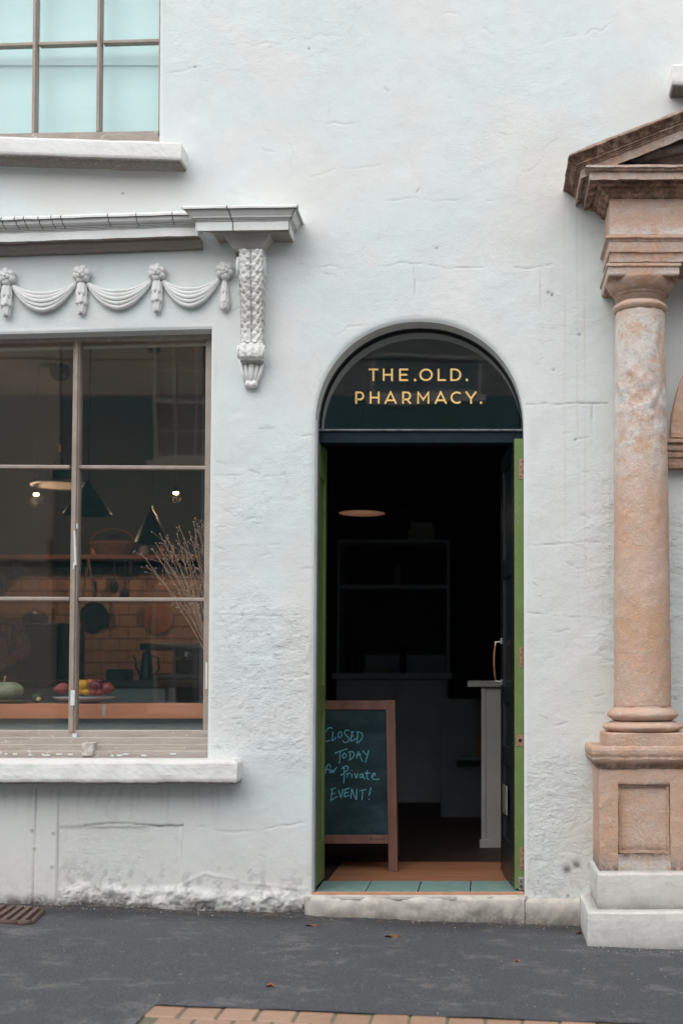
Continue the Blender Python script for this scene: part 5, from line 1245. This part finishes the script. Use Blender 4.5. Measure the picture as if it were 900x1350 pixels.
# low partition with ledge behind the counter
Yq = 3.1; kq = (Yq+5.7)/F
t = thing('low_cabinet', ((600-PX0)*kq, Yq, FZ), "dim low cabinet with a ledge, right of the dresser", "cabinet")
DIMP = m_plain('dim_grey_panel', (.16, .17, .185), None, 6, .7)
bx('front', DIMP, t, (581-PX0)*kq, .9, Yq, Yq+.4, FZ+.001, Z(922, 640, Yq)); bx('ledge', DIMP, t, (601-PX0)*kq, .3, Yq-.12, Yq-.001, Z(1001, 640, Yq), Z(996, 640, Yq)); bx('small_box', m_plain("ochre_box", (.20, .12, .05), None, 20, .7), t, (628-PX0)*kq, (637-PX0)*kq, Yq-.10, Yq-.02, Z(996, 640, Yq)+.001, Z(968, 640, Yq))
# -- dresser at the back
Yd = 4.25; kd = (Yd+5.7)/F; dX = lambda px: (px-PX0)*kd; dZ = lambda py: Z(py, 640, Yd)
t = thing('dresser', (dX(518), Yd, FZ), "tall dark slate dresser with open shelves at the back of the dim room", "dresser")
for a, b in ((443.5, 447.5), (588.5, 592.5)): bx('upright', BLUEP, t, dX(a), dX(b), Yd, Yd+.38, dZ(888)+.001, dZ(712)-.001)
bx('shelf', BLUEP, t, dX(443), dX(593), Yd-.01, Yd+.4, dZ(715.5), dZ(711)); bx('shelf', BLUEP, t, dX(448), dX(588), Yd+.0, Yd+.38, dZ(776), dZ(771)); bx('worktop', BLUEP, t, dX(440), dX(596), Yd-.12, Yd+.40, dZ(895), dZ(887.5))
bx('back_panel', DKWALL, t, dX(444), dX(592), Yd+.381, Yd+.40, dZ(888)+.002, dZ(660))
for a, b in ((449, 516), (519, 586)): d_ = bx('door', BLUEP, t, dX(a), dX(b), Yd-.10, Yd-.08, FZ+.08, dZ(897)); bx('handle', STEEL, d_, dX(b-7 if a < 500 else a+4), dX(b-5 if a < 500 else a+6), Yd-.12, Yd-.101, dZ(925), dZ(908))
bx('carcass', BLUEP, t, dX(445), dX(590), Yd-.079, Yd+.38, FZ+.001, dZ(896))
PAPER = m_plain("pale_box_card", (.42, .41, .40), (.36, .35, .34), 8, .8)
for i, (a, b, y0_, y1_, lab) in enumerate(((537, 572, 707.5, 698, "bottom pale box of the stack on top of the dresser"), (537.5, 573, 697.6, 692.5, "middle pale box of the stack on top of the dresser"), (541, 570, 692.1, 683.5, "narrow top box of the stack on top of the dresser"))):
    if i == 0: zz = dZ(711)+.001
    h_ = (y0_-y1_)*kd; tt = thing('storage_box', (dX((a+b)/2), Yd+.1, zz), lab, "box"); bx('carton', PAPER, tt, dX(a), dX(b), Yd+.02, Yd+.25, zz, zz+h_*.7); bx('lid', PAPER, tt, dX(a-.6), dX(b+.6), Yd+.016, Yd+.254, zz+h_*.7+.0005, zz+h_); zz += h_+.001
jar('jar', 523, 32, 6, m_plain("grey_stoneware", (.28, .27, .26), None, 15, .5), "tall grey stoneware jar on the dresser's middle shelf", "jar", Yd+.15, dZ(771)+.001)
jar('jar', 463, 26, 8, SHG, "dark green jar on the dresser worktop at its left end", "jar", Yd+.1, dZ(887.5)+.001)
jar('bottle', 531, 34, 4, m_plain("black_glass", (.03, .03, .03), None, 20, .2), "black bottle on the dresser worktop", "bottle", Yd+.1, dZ(887.5)+.001)
tt = thing('splash_tray', (dX(540), Yd+.3, dZ(887)), "pale low tray on the dresser worktop", "tray"); bx('tray_base', PAPER, tt, dX(478), dX(514), Yd+.1, Yd+.3, dZ(887.5)+.001, dZ(883)); bx('tray_back', BLUEP, tt, dX(476), dX(586), Yd+.34, Yd+.36, dZ(887.5)+.001, dZ(862))

# ================================================================== STONE PORTAL on the right
por = thing('stone_portal', (X(844, 1100), 0, 0), "weathered pink sandstone portal with column and pediment, beside the shop door", "portal")
PCX = X(844, 600, -.18); AXIS = PCX+.92         # column centre and axis of the portal
def zpx(py, Y): return Z(py, 640, Y)
PD = .185                                      # column axis stands this far off the wall
def sub(name, parent, loc):
    o = bpy.data.objects.new(name, None); COL.objects.link(o); o.parent = parent; o.location = Vector(loc)-wloc(parent); return o
def pedestal(cx, mirror=False):
    g = sub('column', por, (cx, -PD, 0))
    hwf = lambda pxl, Y: abs(cx-X(pxl, 1000, Y)) if not mirror else abs(PCX-X(pxl, 1000, Y))
    # plinths
    zg = ground(cx)-.03
    for nm, t_, b_, front, pxl in (('lower_plinth', 1203, None, .42, 773.5), ('upper_plinth', 1152, 1203, .375, 786.5)):
        Y = -front; hw = hwf(pxl, Y); zt = zpx(t_, Y); zb_ = zg if b_ is None else zpx(b_, -.42)-.004
        m = MB(); n_ = 5; pr_ = [(-.03, zt+.006), (-.004, zt), (0, zt-.006)]+[(.0015, zt-(zt-zb_)*i/n_) for i in range(1, n_)]+[(.0, zb_)]
        mbox(m, cx-hw, cx+hw, front, pr_, .02, None, .02, .03, dirt_shade=[.35, 0, 0, 0, .05, .12, .35, .9 if b_ is None else .75], warm=[0]*8); m.build(nm, PLINTH, g, rough=(.004, 9))
    # die with recessed panel
    Y = -.325; hw = hwf(789, Y); zt = zpx(1012, Y); zb_ = zpx(1152, -.375)-.006
    m = MB(); rows_ = [(0, zt)]+[(0, zt-(zt-zb_)*i/16) for i in range(1, 17)]
    xl_, xr_ = X(814, 1080, Y), X(883, 1080, Y); dxm = cx-PCX; xl_ += dxm; xr_ += dxm
    z1_, z0__ = zpx(1034, Y), zpx(1126, Y)
    # front frame as four slabs plus a sunk panel with moulding
    F0 = -.325
    def fbx(x0_, x1_, za, zb__, y=F0, d1=.30): mm = MB(); mbox(mm, x0_, x1_, -y, [(0, zb__)]+[(0, zb__-(zb__-za)*i/8) for i in range(1, 9)], .02, None, .02, .05, dirt_shade=[0]*9); return mm
    m = MB(); mbox(m, cx-hw, xl_, .325, [(0, zt-(zt-zb_)*i/24) for i in range(25)], .02, None, .015, .04, dirt_shade=[.4]+[0]*17+[.1, .15, .2, .4, .6, .8, .95], pale=[0]*22+[.6, .9, 1], ends=(1, 1))
    mbox(m, xr_, cx+hw, .325, [(0, zt-(zt-zb_)*i/24) for i in range(25)], .02, None, .015, .04, dirt_shade=[.4]+[0]*17+[.1, .15, .2, .4, .6, .8, .95], pale=[0]*22+[.6, .9, 1])
    mbox(m, xl_, xr_, .3245, [(0, zt-(zt-z1_)*i/5) for i in range(6)], .02, None, .015, .05, dirt_shade=[.3, 0, 0, 0, .1, .6])
    mbox(m, xl_, xr_, .3245, [(0, z0__-(z0__-zb_)*i/5) for i in range(6)], .02, None, .015, .05, dirt_shade=[.9, .5, .2, .2, .3, .3], pale=[.3, .8, 1, 1, 1, 1])
    mbox(m, xl_, xr_, .303, [(0, z1_-(z1_-z0__)*i/20) for i in range(21)], .02, None, .02, .1, dirt_shade=[.95, .4]+[0]*16+[.3, .7, 1])
    m.build('die', STONE, g, rough=(.003, 26))
    m = MB(); w_ = .014
    for a, b, c, d in ((xl_+.003, xl_+w_, z0__+.003, z1_-.003), (xr_-w_, xr_-.003, z0__+.003, z1_-.003), (xl_+w_, xr_-w_, z1_-w_, z1_-.003), (xl_+w_, xr_-w_, z0__+.003, z0__+w_)): mbox(m, a, b, .311, [(0, d-(d-c)*i/12) for i in range(13)], .02, None, .02, .1, dirt_shade=[.2]*13)
    m.build('panel_moulding', STONE, g, rough=(.004, 18))
    # cap
    Yc_ = -.325; prc = [(.0, 984), (.024, 983.5), (.034, 985), (.038, 989), (.037, 994), (.032, 998), (.034, 1001), (.029, 1004), (.018, 1008), (.008, 1011), (.002, 1014)]
    m = MB(); mbox(m, cx-hw, cx+hw, .325, [(p_, zpx(y_, -.325-p_)) for p_, y_ in prc], .02, None, .015, .03, dirt_shade=[.3, .1, 0, 0, .1, .5, .2, .3, .7, .8, .9]); m.build('pedestal_cap', STONE, g, rough=(.0035, 22))
    # square base, tori, shaft, capital
    Ya = -PD; hb = .178; zA = zpx(984, -.33)-.004; zB = zpx(966.5, -.345)
    m = MB(); mbox(m, cx-hb, cx+hb, PD+hb-.012, [(-.006, zB), (0, zB-.005), (0, zB-.02), (0, zA)], .02, None, .015, .03, dirt_shade=[0, 0, 0, .2]); m.build('base_block', STONE, g, rough=(.003, 24))
    zr = lambda py: zpx(py, -PD-.12)
    def ring(prof_px_, nm, pale=None, dirt_shade=None, nseg=56, rough_=(.0025, 24)):
        m = MB(); pf = []; pv = []; dv = []
        for k_, (r_px, py) in enumerate(prof_px_): pf.append((r_px/296, zr(py))); pv.append(pale(py) if pale else 0); dv.append(dirt_shade(py) if dirt_shade else 0)
        m.lathe(pf, (cx, -PD, 0), nseg); N_ = nseg; m.at['pale'] = [v for v in pv for _ in range(N_)]; m.at['dirt_shade'] = [v for v in dv for _ in range(N_)]
        return m.build(nm, STONE, g, smooth=True, rough=rough_, fix=True)
    tor = lambda r0, y0_, y1_, b: [(r0+b*math.sin(math.pi*i/8), y0_+(y1_-y0_)*i/8) for i in range(9)]
    ring(tor(43, 951.8, 966.5, 11), 'base_torus', dirt_shade=lambda y: .5 if abs(y-952) < 1.5 or y > 965.5 else 0)
    ring([(38, 931)]+tor(39, 934, 951, 8.2), 'base_torus', dirt_shade=lambda y: .5 if y < 933 or y > 950 else 0)
    sh = []
    for i in range(121):
        t_ = i/120; py = 404+(933-404)*t_; r_ = 33.3+(38.3-33.3)*t_**.9+.6*math.sin(math.pi*t_); sh.append((r_, py))
    m = MB(); pf = [(r_/296, zr(py)) for r_, py in sh]; ns = 96; m.lathe(pf, (cx, -PD, 0), ns)
    pale = []; nv = []
    for (r_, py) in sh:
        for q_ in range(ns):
            a = 2*math.pi*q_/ns; pa_ = (.95 if 425 < py < 575 else (max(0, .95-(py-575)/90) if py >= 575 else max(.3, 1-(425-py)/40)))
            if math.sin(a) > .2: pa_ *= .3
            pale.append(pa_)
    # damaged face: hollows and lumps between 460 and 590, flakes lower down
    for i_, v in enumerate(m.v):
        py = sh[i_//ns][1]; a = 2*math.pi*(i_ % ns)/ns; x_, y_, z_ = v
        k_ = math.exp(-((py-525)/48)**2)*max(0, -math.sin(a))**.7*.010 + .0028
        nn_ = noise.noise(Vector((x_*24, y_*24, z_*18)))+.6*noise.noise(Vector((x_*40, y_*40, z_*40)))+.4*noise.noise(Vector((x_*90, y_*90, z_*90)))
        dr_ = -k_*max(-.55, nn_+.25)
        nv.append((x_+math.cos(a)*dr_, y_+math.sin(a)*dr_, z_))
    m.v = nv; m.at['pale'] = pale; m.at['dirt_shade'] = [.0]*len(m.v); m.build('shaft', STONE, g, smooth=True, fix=True)
    ring([(33.3, 404.5)]+[(33.3+4.5*math.sin(math.pi*i/6), 403.5-11*i/6) for i in range(7)]+[(33.8, 391.5)], 'astragal', dirt_shade=lambda y: .6 if y > 403 or y < 392.3 else 0)
    ring([(33.6, 392), (33.6, 383.5), (35.5, 383), (35.5, 380.5), (36.5, 379.5), (40.5, 375), (44, 370), (45.6, 366), (46, 363)], 'echinus', dirt_shade=lambda y: .55 if y < 381 and y > 376 else .3)
    m = MB(); pr2 = [(.017, 345.5), (.018, 349), (.013, 350.5), (.010, 352), (.010, 360), (.006, 362.5), (.0, 364)]
    ha = .150; mbox(m, cx-ha, cx+ha, PD+ha-.025, [(p_, zpx(y_, -.32-p_)) for p_, y_ in pr2], .02, None, .012, .03, dirt_shade=[.2, 0, .5, .2, .1, .4, .6], pale=[.2, 0, .3, .6, .6, .2, 0]); m.build('abacus', STONE, g, rough=(.0025, 24))
    return g
pedestal(PCX)
pedestal(AXIS*2-PCX, True)
# entablature: architrave, frieze, cornice, pediment
xl = X(803.5, 290, -.26); xr = 2*AXIS-xl
pa_ = [(.0, 309), (.020, 309.5), (.022, 313), (.012, 316), (.012, 317.5), (.008, 318.5), (.008, 332), (.0, 334), (.0, 345), (-.02, 345.3)]
m = MB(); mbox(m, xl, xr, .265, [(p_, Z(y_, 640, -.265-p_)) for p_, y_ in pa_], .02, None, .02, .02, dirt_shade=[.3, .1, .1, .5, .4, .2, .25, .5, .3, .6], pale=[0, 0, 0, .2, .2, .3, .2, 0, .9, .6]); m.build('architrave', STONE, por, rough=(.003, 24))
m = MB(); mbox(m, xl, xr, .265, [(0, Z(262+47*i/10, 640, -.265)) for i in range(11)], .02, None, .02, .03, dirt_shade=[.5, .1]+[0]*9, pale=[.2, .2, .3, .5, .3, .2, .1, .2, .5, .9, 1]); m.build('frieze', STONE, por, rough=(.003, 22))
# horizontal cornice
pc = [(.03, 217), (.118, 217.5), (.122, 220), (.116, 222), (.112, 224.5), (.105, 226), (.100, 227), (.100, 236.5), (.094, 237.2), (.060, 238.5), (.056, 243), (.040, 246), (.036, 250), (.018, 255), (.014, 258), (.003, 261)]
m = MB(); mbox(m, xl, xr, .265, [(p_, Z(y_, 640, -.265-p_)) for p_, y_ in pc], .02, None, .016, .02, dirt_shade=[.6, .4, .3, .9, .6, .8, .4, .2, .9, .9, .8, .9, .75, .8, .7, .9], pale=[0, .6, .6, .1, .2, .1, .4, .6, .1, 0, 0, 0, 0, 0, 0, 0]); m.build('cornice', STONE, por, rough=(.0038, 26))
# raking cornice, left and mirrored right, in one profile following the slope
yb0 = -.265-.12; slope = (197-143)/(900-765.); xe0 = X(765, 200, yb0)
def zrake(x): return slope*(min(x, 2*AXIS-x)-xe0)
pk = [(.0, 197.5), (.122, 197.5), (.125, 199.5), (.118, 202), (.108, 205), (.094, 212), (.088, 214), (.088, 216), (.080, 217), (.080, 219), (.074, 220), (.074, 222), (.066, 223), (.066, 236), (.05, 236.5), (-.03, 238)]
m = MB(); PKz = [(p_, Z(y_, 640, -.265-p_)) for p_, y_ in pk]
xrk = X(749.5, 206, yb0)+.122
xs_l = [xrk+(AXIS-xrk)*i/70 for i in range(71)]
for sgn in (1, -1):
    A_ = {'dirt_shade': [], 'pale': []}; vs = []; dd = [.7, .7, .6, .95, 1, .95, .8, .7, .95, .5, .95, .6, .55, .3, .9, 1]; pp = [0]*12+[.4, .7, 0, 0]
    ring_ = [(xrk, .02-(.285)*i/12, -1, -i/12) for i in range(12)]+[(x, -.265, -1+(x-xrk)/(AXIS-xrk), -1) for x in xs_l]
    for k_, (p_, z_) in enumerate(PKz):
        for x, y, dx_, dy_ in ring_:
            X_ = x+dx_*p_; X2 = X_ if sgn == 1 else 2*AXIS-X_; vs.append((X2, y+dy_*p_, z_+zrake(X_ if x > xl or True else xl))); A_['dirt_shade'].append(dd[k_]); A_['pale'].append(pp[k_])
    K = len(ring_); fs = [(j*K+i, (j+1)*K+i, (j+1)*K+i+1, j*K+i+1) if sgn == 1 else (j*K+i, j*K+i+1, (j+1)*K+i+1, (j+1)*K+i) for j in range(len(PKz)-1) for i in range(K-1)]
    m.add(vs, fs)
    for a in A_: m.at.setdefault(a, []); m.at[a] += A_[a]
    # top and underside
m.build('raking_cornice', STONE, por, rough=(.003, 26), fix=True)
zb3 = Z(232, 640, -.30); m = MB(); zap = PKz[-1][1]+zrake(AXIS); ty = -.235
xq = xl-.05; zq = PKz[-1][1]+zrake(xq)+.07; TQ = [(xq, zb3), (2*AXIS-xq, zb3), (2*AXIS-xq, zq), (AXIS, zap+.07), (xq, zq)]
m.add([(x, y, z) for y in (ty, .02) for x, z in TQ], [(0, 1, 2, 3, 4), (9, 8, 7, 6, 5)]+[(i, i+5, (i+1) % 5+5, (i+1) % 5) for i in range(5)])
m.build('tympanum', m_plain("dark_brown_stone", (.22, .15, .12), (.10, .07, .06), 14, .9, .006), por)  # a darker brown than the rest of the portal stone
for k_ in range(1): # carved ridge on the tympanum
    m = MB(); a_ = at(830, 213, -.25); m.tube([(a_.x, -.24, a_.z+.0), (a_.x+.12, -.245, a_.z+.035), (a_.x+.28, -.243, a_.z+.075), (a_.x+.5, -.24, a_.z+.16)], [.015, .022, .02, .03], 8); m.build('carving', m_plain("grey_weathered_stone", (.30, .27, .25), (.15, .12, .11), 18, .9, .006), por, smooth=True, rough=(.01, 14))
# inner arch with imposts and dark boarded door
AR = AXIS-X(882.5, 580, -.04); zi = Z(578, 640, -.05)
def arcband(m, r0, r1, y0_, y1_, zc_, n=48):
    vs = []
    for r_, y_ in ((r1, .01), (r1, y0_), (r0, y0_), (r0, y1_)):
        for i in range(n+1): a = math.pi*(1-i/n); vs.append((AXIS+r_*math.cos(a), y_, zc_+r_*math.sin(a)))
    N_ = n+1; m.add(vs, [(j*N_+i, (j+1)*N_+i, (j+1)*N_+i+1, j*N_+i+1) for j in range(3) for i in range(n)])
m = MB(); arcband(m, AR-.055, AR, -.075, -.045, zi); arcband(m, AR-.19, AR-.0555, -.055, .02, zi); m.build('archivolt', STONE, por, rough=(.0025, 24), fix=True)
for sgn in (1, -1):
    xa_, xb_ = AXIS-AR-.01, AXIS-AR+.20
    if sgn == -1: xa_, xb_ = 2*AXIS-xb_, 2*AXIS-xa_
    m = MB(); mbox(m, xa_, xb_, .06, [(p_, Z(y_, 640, -.06-p_)) for p_, y_ in [(.0, 578), (.03, 578.5), (.033, 583), (.02, 584.5), (.018, 587), (.022, 589), (.020, 593), (.010, 595), (.012, 598), (.010, 602), (.003, 604), (.003, 608), (.0, 609), (.0, 617)]], .02, None, .015, .02, dirt_shade=[.2, .1, .5, .8, .4, .1, .4, .8, .3, .3, .8, .2, .1, .6]); m.build('impost', STONE, por, rough=(.0025, 24))
m = MB(); m.add([(AXIS+(AR-.19)*math.cos(math.pi*(1-i/32)), -.01, zi+(AR-.19)*math.sin(math.pi*(1-i/32))) for i in range(33)]+[(AXIS+AR-.19, -.01, .02), (AXIS-AR+.19, -.01, .02)], [tuple(range(35))[::-1]]); bmk = m
n_ = 35; m.add([(x, .012, z) for x, y, z in m.v[:n_]], [tuple(range(n_))]); m.build('door_infill', NAVY, por)

# ================================================================== drain grate and litter
g0 = at(-14, 1203, -.08); GR = thing('drain_grate', (X(10, 1205, -.1), -.1, ground(-2.2)+.003), "rusty iron drain grate with slanting bars at the foot of the wall", "grate")
for a0_, a1_ in (((-42, 1214), (-8, 1196)), ((-26, 1214.5), (5, 1196)), ((-11, 1215.5), (18, 1196.5)), ((3, 1216), (29, 1197)), ((15, 1217), (40, 1197.5)), ((27, 1218.5), (50, 1199))):
    a, b = gp(*a0_), gp(*a1_); dvec = (b-a).normalized(); nn_ = Vector((-dvec.y, dvec.x, 0))*.011
    m = MB(); up = Vector((0, 0, .012)); m.hexa([a-nn_-up*2, a+nn_*-1*-1-up*2, b+nn_-up*2, b-nn_-up*2, a-nn_+up, a+nn_+up, b+nn_+up, b-nn_+up]); m.build('grate_bar', IRON, GR, bevel=.003, fix=True)
m = MB(); a, b, c, d = gp(-60, 1217), gp(40, 1217.5), gp(56, 1200), gp(-45, 1193); up = Vector((0, 0, .004))
m.hexa([a-up, b-up, c-up, d-up, a+up, b+up, c+up, d+up]); m.build('grate_pit', m_plain("drain_dark", (.012, .011, .010), (.06, .02, .012), 60, .95, .003), GR, fix=True)
m = MB()
for p0, p1 in (((24, 1219.5), (42, 1218.5)), ((42, 1218.5), (58, 1203)), ((-60, 1216.5), (24, 1219))):
    a, b = gp(*p0), gp(*p1); m.tube([a+Vector((0, 0, .006)), b+Vector((0, 0, .006))], .014, 8, flat=.6)
m.build('grate_rim', IRON, GR, smooth=True)
# fallen leaves (things one could pick up)
LEAF = m_plain("russet_leaf", (.20, .07, .035), (.12, .045, .03), 60, .8, .001); LEAF2 = m_plain("orange_leaf", (.40, .14, .05), None, 60, .8, .001)
def leaf(px, py, s_, mat, label, rz):
    p = gp(px, py); t = thing('fallen_leaf', (p.x, p.y, p.z), label, "leaf", "fallen leaves on the asphalt"); m = MB(); pts = []
    for i in range(13):
        a = 2*math.pi*i/12; r_ = s_*(.55+.45*abs(math.cos(a)))*(1+.15*math.sin(5*a)); pts.append((p.x+r_*math.cos(a+rz), p.y+r_*.6*math.sin(a+rz), p.z+.006+.006*math.sin(a*2)))
    c = (p.x, p.y, p.z+.004); m.add([c]+pts, [(0, i, i+1) for i in range(1, 13)]); m.add([(c[0], c[1], c[2]-.001)]+[(x, y, z-.001) for x, y, z in pts], [(0, i+1, i) for i in range(1, 13)]); m.build('blade', mat, t)
    m = MB(); m.tube([c, (p.x+s_*1.4*math.cos(rz), p.y+s_*1.0*math.sin(rz), p.z+.005)], .0008, 4); m.build('stalk', mat, t)
for a in ((410, 1222, .028, LEAF, "curled russet leaf on the asphalt just left of the door step", .3), (516, 1236, .030, LEAF, "flat russet leaf on the asphalt below the step's middle", .1), (356, 1301, .005*4, LEAF2, "small orange leaf alone on open asphalt, lower left of centre", 1.0), (681, 1269, .012, LEAF2, "tiny orange leaf on the asphalt below the right end of the step", .8), (762, 1231, .02, LEAF, "russet leaf tucked beside the portal plinth", 1.2)): leaf(*a)
# grit, chips of paint and moss: nobody could count them
m = MB(); rs = random.Random(8); mats = []
def chip(p, s_, mi):
    k = len(m.v); h = s_*.5; vs = [Vector((rs.uniform(-1, 1), rs.uniform(-1, 1), rs.uniform(-.2, .9)))*s_ for _ in range(5)]
    m.add([p+v for v in vs], [(0, 1, 2), (0, 2, 3), (0, 3, 1), (1, 4, 2), (2, 4, 3), (3, 4, 1)], mi)
for i in range(2800):
    px = rs.uniform(-10, 900); x_ = (px-640)/281; y_ = -abs(rs.gauss(0, .05))-.01 if i < 850 else rs.uniform(-1.6, -.05)
    if i < 850: y_ -= .015
    if x_ > PCX-.3 and y_ > -.45: y_ = -.46-abs(rs.gauss(0, .04))
    chip(Vector((x_, y_, ground(x_)+.002)), rs.choice((.0012, .0018, .003, .0045)) if i < 850 else rs.choice((.001, .0015, .002, .003)), rs.choice((0, 0, 1, 1, 1, 2)) if i < 850 else rs.choice((0, 1)))
tag(m.build('grit', [m_plain("white_chip", (.6, .58, .54), None, 50, .9), m_plain("brown_crumb", (.12, .085, .06), None, 50, .9), m_plain("moss_crumb", (.05, .06, .03), None, 50, .95)]), "loose grit, crumbs and paint chips along the foot of the wall", "grit", kind='stuff')

# ================================================================== across the street (seen mirrored in the glass)
YO = -13.0
def opp(name, x0_, x1_, hgt, mat, label, wins, split, matlow):
    t = thing(name, ((x0_+x1_)/2, YO, 0), label, "building")
    def wl(nm, mt, za, zb__, ws, yy=YO):
        ws = sorted(w_ for w_ in wins if w_[2] < zb__ and w_[3] > za); m = MB(); cols_ = sorted({v for w_ in ws for v in w_[:2]} | {x0_, x1_})
        for a, b in zip(cols_, cols_[1:]):
            z_ = za
            for w_ in sorted((w_ for w_ in ws if w_[0] < (a+b)/2 < w_[1]), key=lambda w_: w_[2]):
                if w_[2] > z_: m.box(a, b, yy-.3, yy, z_, w_[2])
                z_ = max(z_, w_[3])
            if z_ < zb__: m.box(a, b, yy-.3, yy, z_, zb__)
        m.build(nm, mt, t); return
        m.box(cx_, x1_, yy-.3, yy, za, zb__); m.build(nm, mt, t)
    up = [w_ for w_ in wins if w_[2] > split]; lo = [w_ for w_ in wins if w_[2] <= split]
    wl('wall', mat, split, hgt, up); wl('painted_ground_floor', matlow, -.4, split-.002, lo)
    bx('cornice', mat, t, x0_, x1_, YO+.001, YO+.25, hgt-.3, hgt, .02); bx('fascia', matlow, t, x0_+.02, x1_-.02, YO+.001, YO+.12, 3.0, 3.4, .01)
    m = MB(); m.hexa([(x0_, YO-6, hgt), (x1_, YO-6, hgt), (x1_, YO-.01, hgt), (x0_, YO-.01, hgt), (x0_, YO-3.2, hgt+1.4), (x1_, YO-3.2, hgt+1.4), (x1_, YO-3.0, hgt+1.4), (x0_, YO-3.0, hgt+1.4)]); m.build('roof', m_plain(name+"_slate", (.07, .075, .085), None, 8, .8), t)
    bx('rear_wall', mat, t, x0_, x1_, YO-6, YO-5.8, -.4, hgt-.001, 0)
    for (a, b, c, d) in wins:
        f = MB(); w2 = .06; f.box(a-.07, b+.07, YO-.02, YO+.03, c-.12, c-.0005); 
        for q in ((a, a+w2, c, d), (b-w2, b, c, d)): f.box(q[0], q[1], YO-.10, YO-.03, c, d)
        f.box(a+w2, b-w2, YO-.10, YO-.03, c, c+w2*1.3); f.box(a+w2, b-w2, YO-.10, YO-.03, d-w2, d); (b-a > 1.6 and c > cz) or f.box(a+w2, b-w2, YO-.095, YO-.035, (c+d)/2-.03, (c+d)/2+.03)
        fo = f.build('window', OFF, t, bevel=.005)
        if b-a > 1.6 and c > cz:
            m = MB(); m.box(a+w2, b-w2, YO-.074, YO-.070, c+w2, d-w2); m.build('pane', DGL, fo); m = MB(); m.box(a, b, YO-.2, YO-.15, c, d); m.build('curtain', m_plain('teal_curtain', (.02, .12, .13), None, 6, .9), fo); continue
        nb = max(2, int(round((b-a)/.36))); g_ = MB()
        for i in range(1, nb): x_ = a+(b-a)*i/nb; g_.box(x_-.011, x_+.011, YO-.088, YO-.045, c+w2*1.3+.001, (c+d)/2-.031); g_.box(x_-.011, x_+.011, YO-.088, YO-.045, (c+d)/2+.031, d-w2-.001)
        for z_ in ((c*.75+d*.25), (c*.25+d*.75)): g_.box(a+w2+.001, b-w2-.001, YO-.086, YO-.047, z_-.011, z_+.011)
        g_.build('glazing_bars', OFF, fo); m = MB(); m.box(a+w2, b-w2, YO-.074, YO-.070, c+w2, d-w2); m.build('pane', DGL, fo); m = MB(); m.box(a, b, YO-.6, YO-.55, c, d); m.build('curtain', m_plain('curtain%d' % int(a*10+c), (.22, .22, .21), None, 6, .9), fo)
    return t
OFF = m_plain("cream_window_paint", (.78, .75, .66), None, 10, .6); DGL = GLASS
OA = m_plain("slate_blue_render", (.34, .34, .33), (.30, .30, .29), 4, .85); OAL = m_plain("teal_house_paint", (.11, .24, .24), None, 5, .6)
OB = m_plain("buff_render", (.62, .56, .48), (.54, .49, .42), 3, .85); OC = m_plain("pale_grey_render", (.50, .50, .48), (.44, .44, .43), 3, .85)
cz = CAM.z
opp('terrace_house', -6.75, 1.9, 7.0, OA, "slate grey shop house directly across the street, seen mirrored in the glass", [(-5.35, -3.95, cz+3.45, cz+5.35), (-1.8, -.05, cz+4.45, cz+5.15), (-5.2, -3.2, .7, 2.7), (-2.6, -.6, .7, 2.7)], cz+4.43, OAL)
opp('corner_house', -16, -6.78, 7.3, OB, "buff rendered corner house across the street to the left, mirrored in the glass", [(-9.2, -8.0, cz+3.2, cz+5.2), (-12.5, -11.3, cz+3.2, cz+5.2), (-9.6, -7.8, .8, 2.6)], 3.6, OB)
opp('end_house', 1.93, 14, 7.1, OC, "pale grey house across the street to the right, mirrored in the glass", [(3.5, 4.8, cz+3.2, cz+5.2), (7.5, 8.8, cz+3.2, cz+5.2), (3.2, 5.6, .7, 2.6)], 3.6, OC)
t = thing('overhead_cable', (0, -9, 5.5), "thin black cable slung across the street, mirrored in the window", "cable")
m = MB(); m.tube([(-16+32*i/30, -8.6, cz+3.86+.0025*(i-15)**2*.35) for i in range(31)], .012, 6); m.build('wire', DARKM, t, smooth=True)
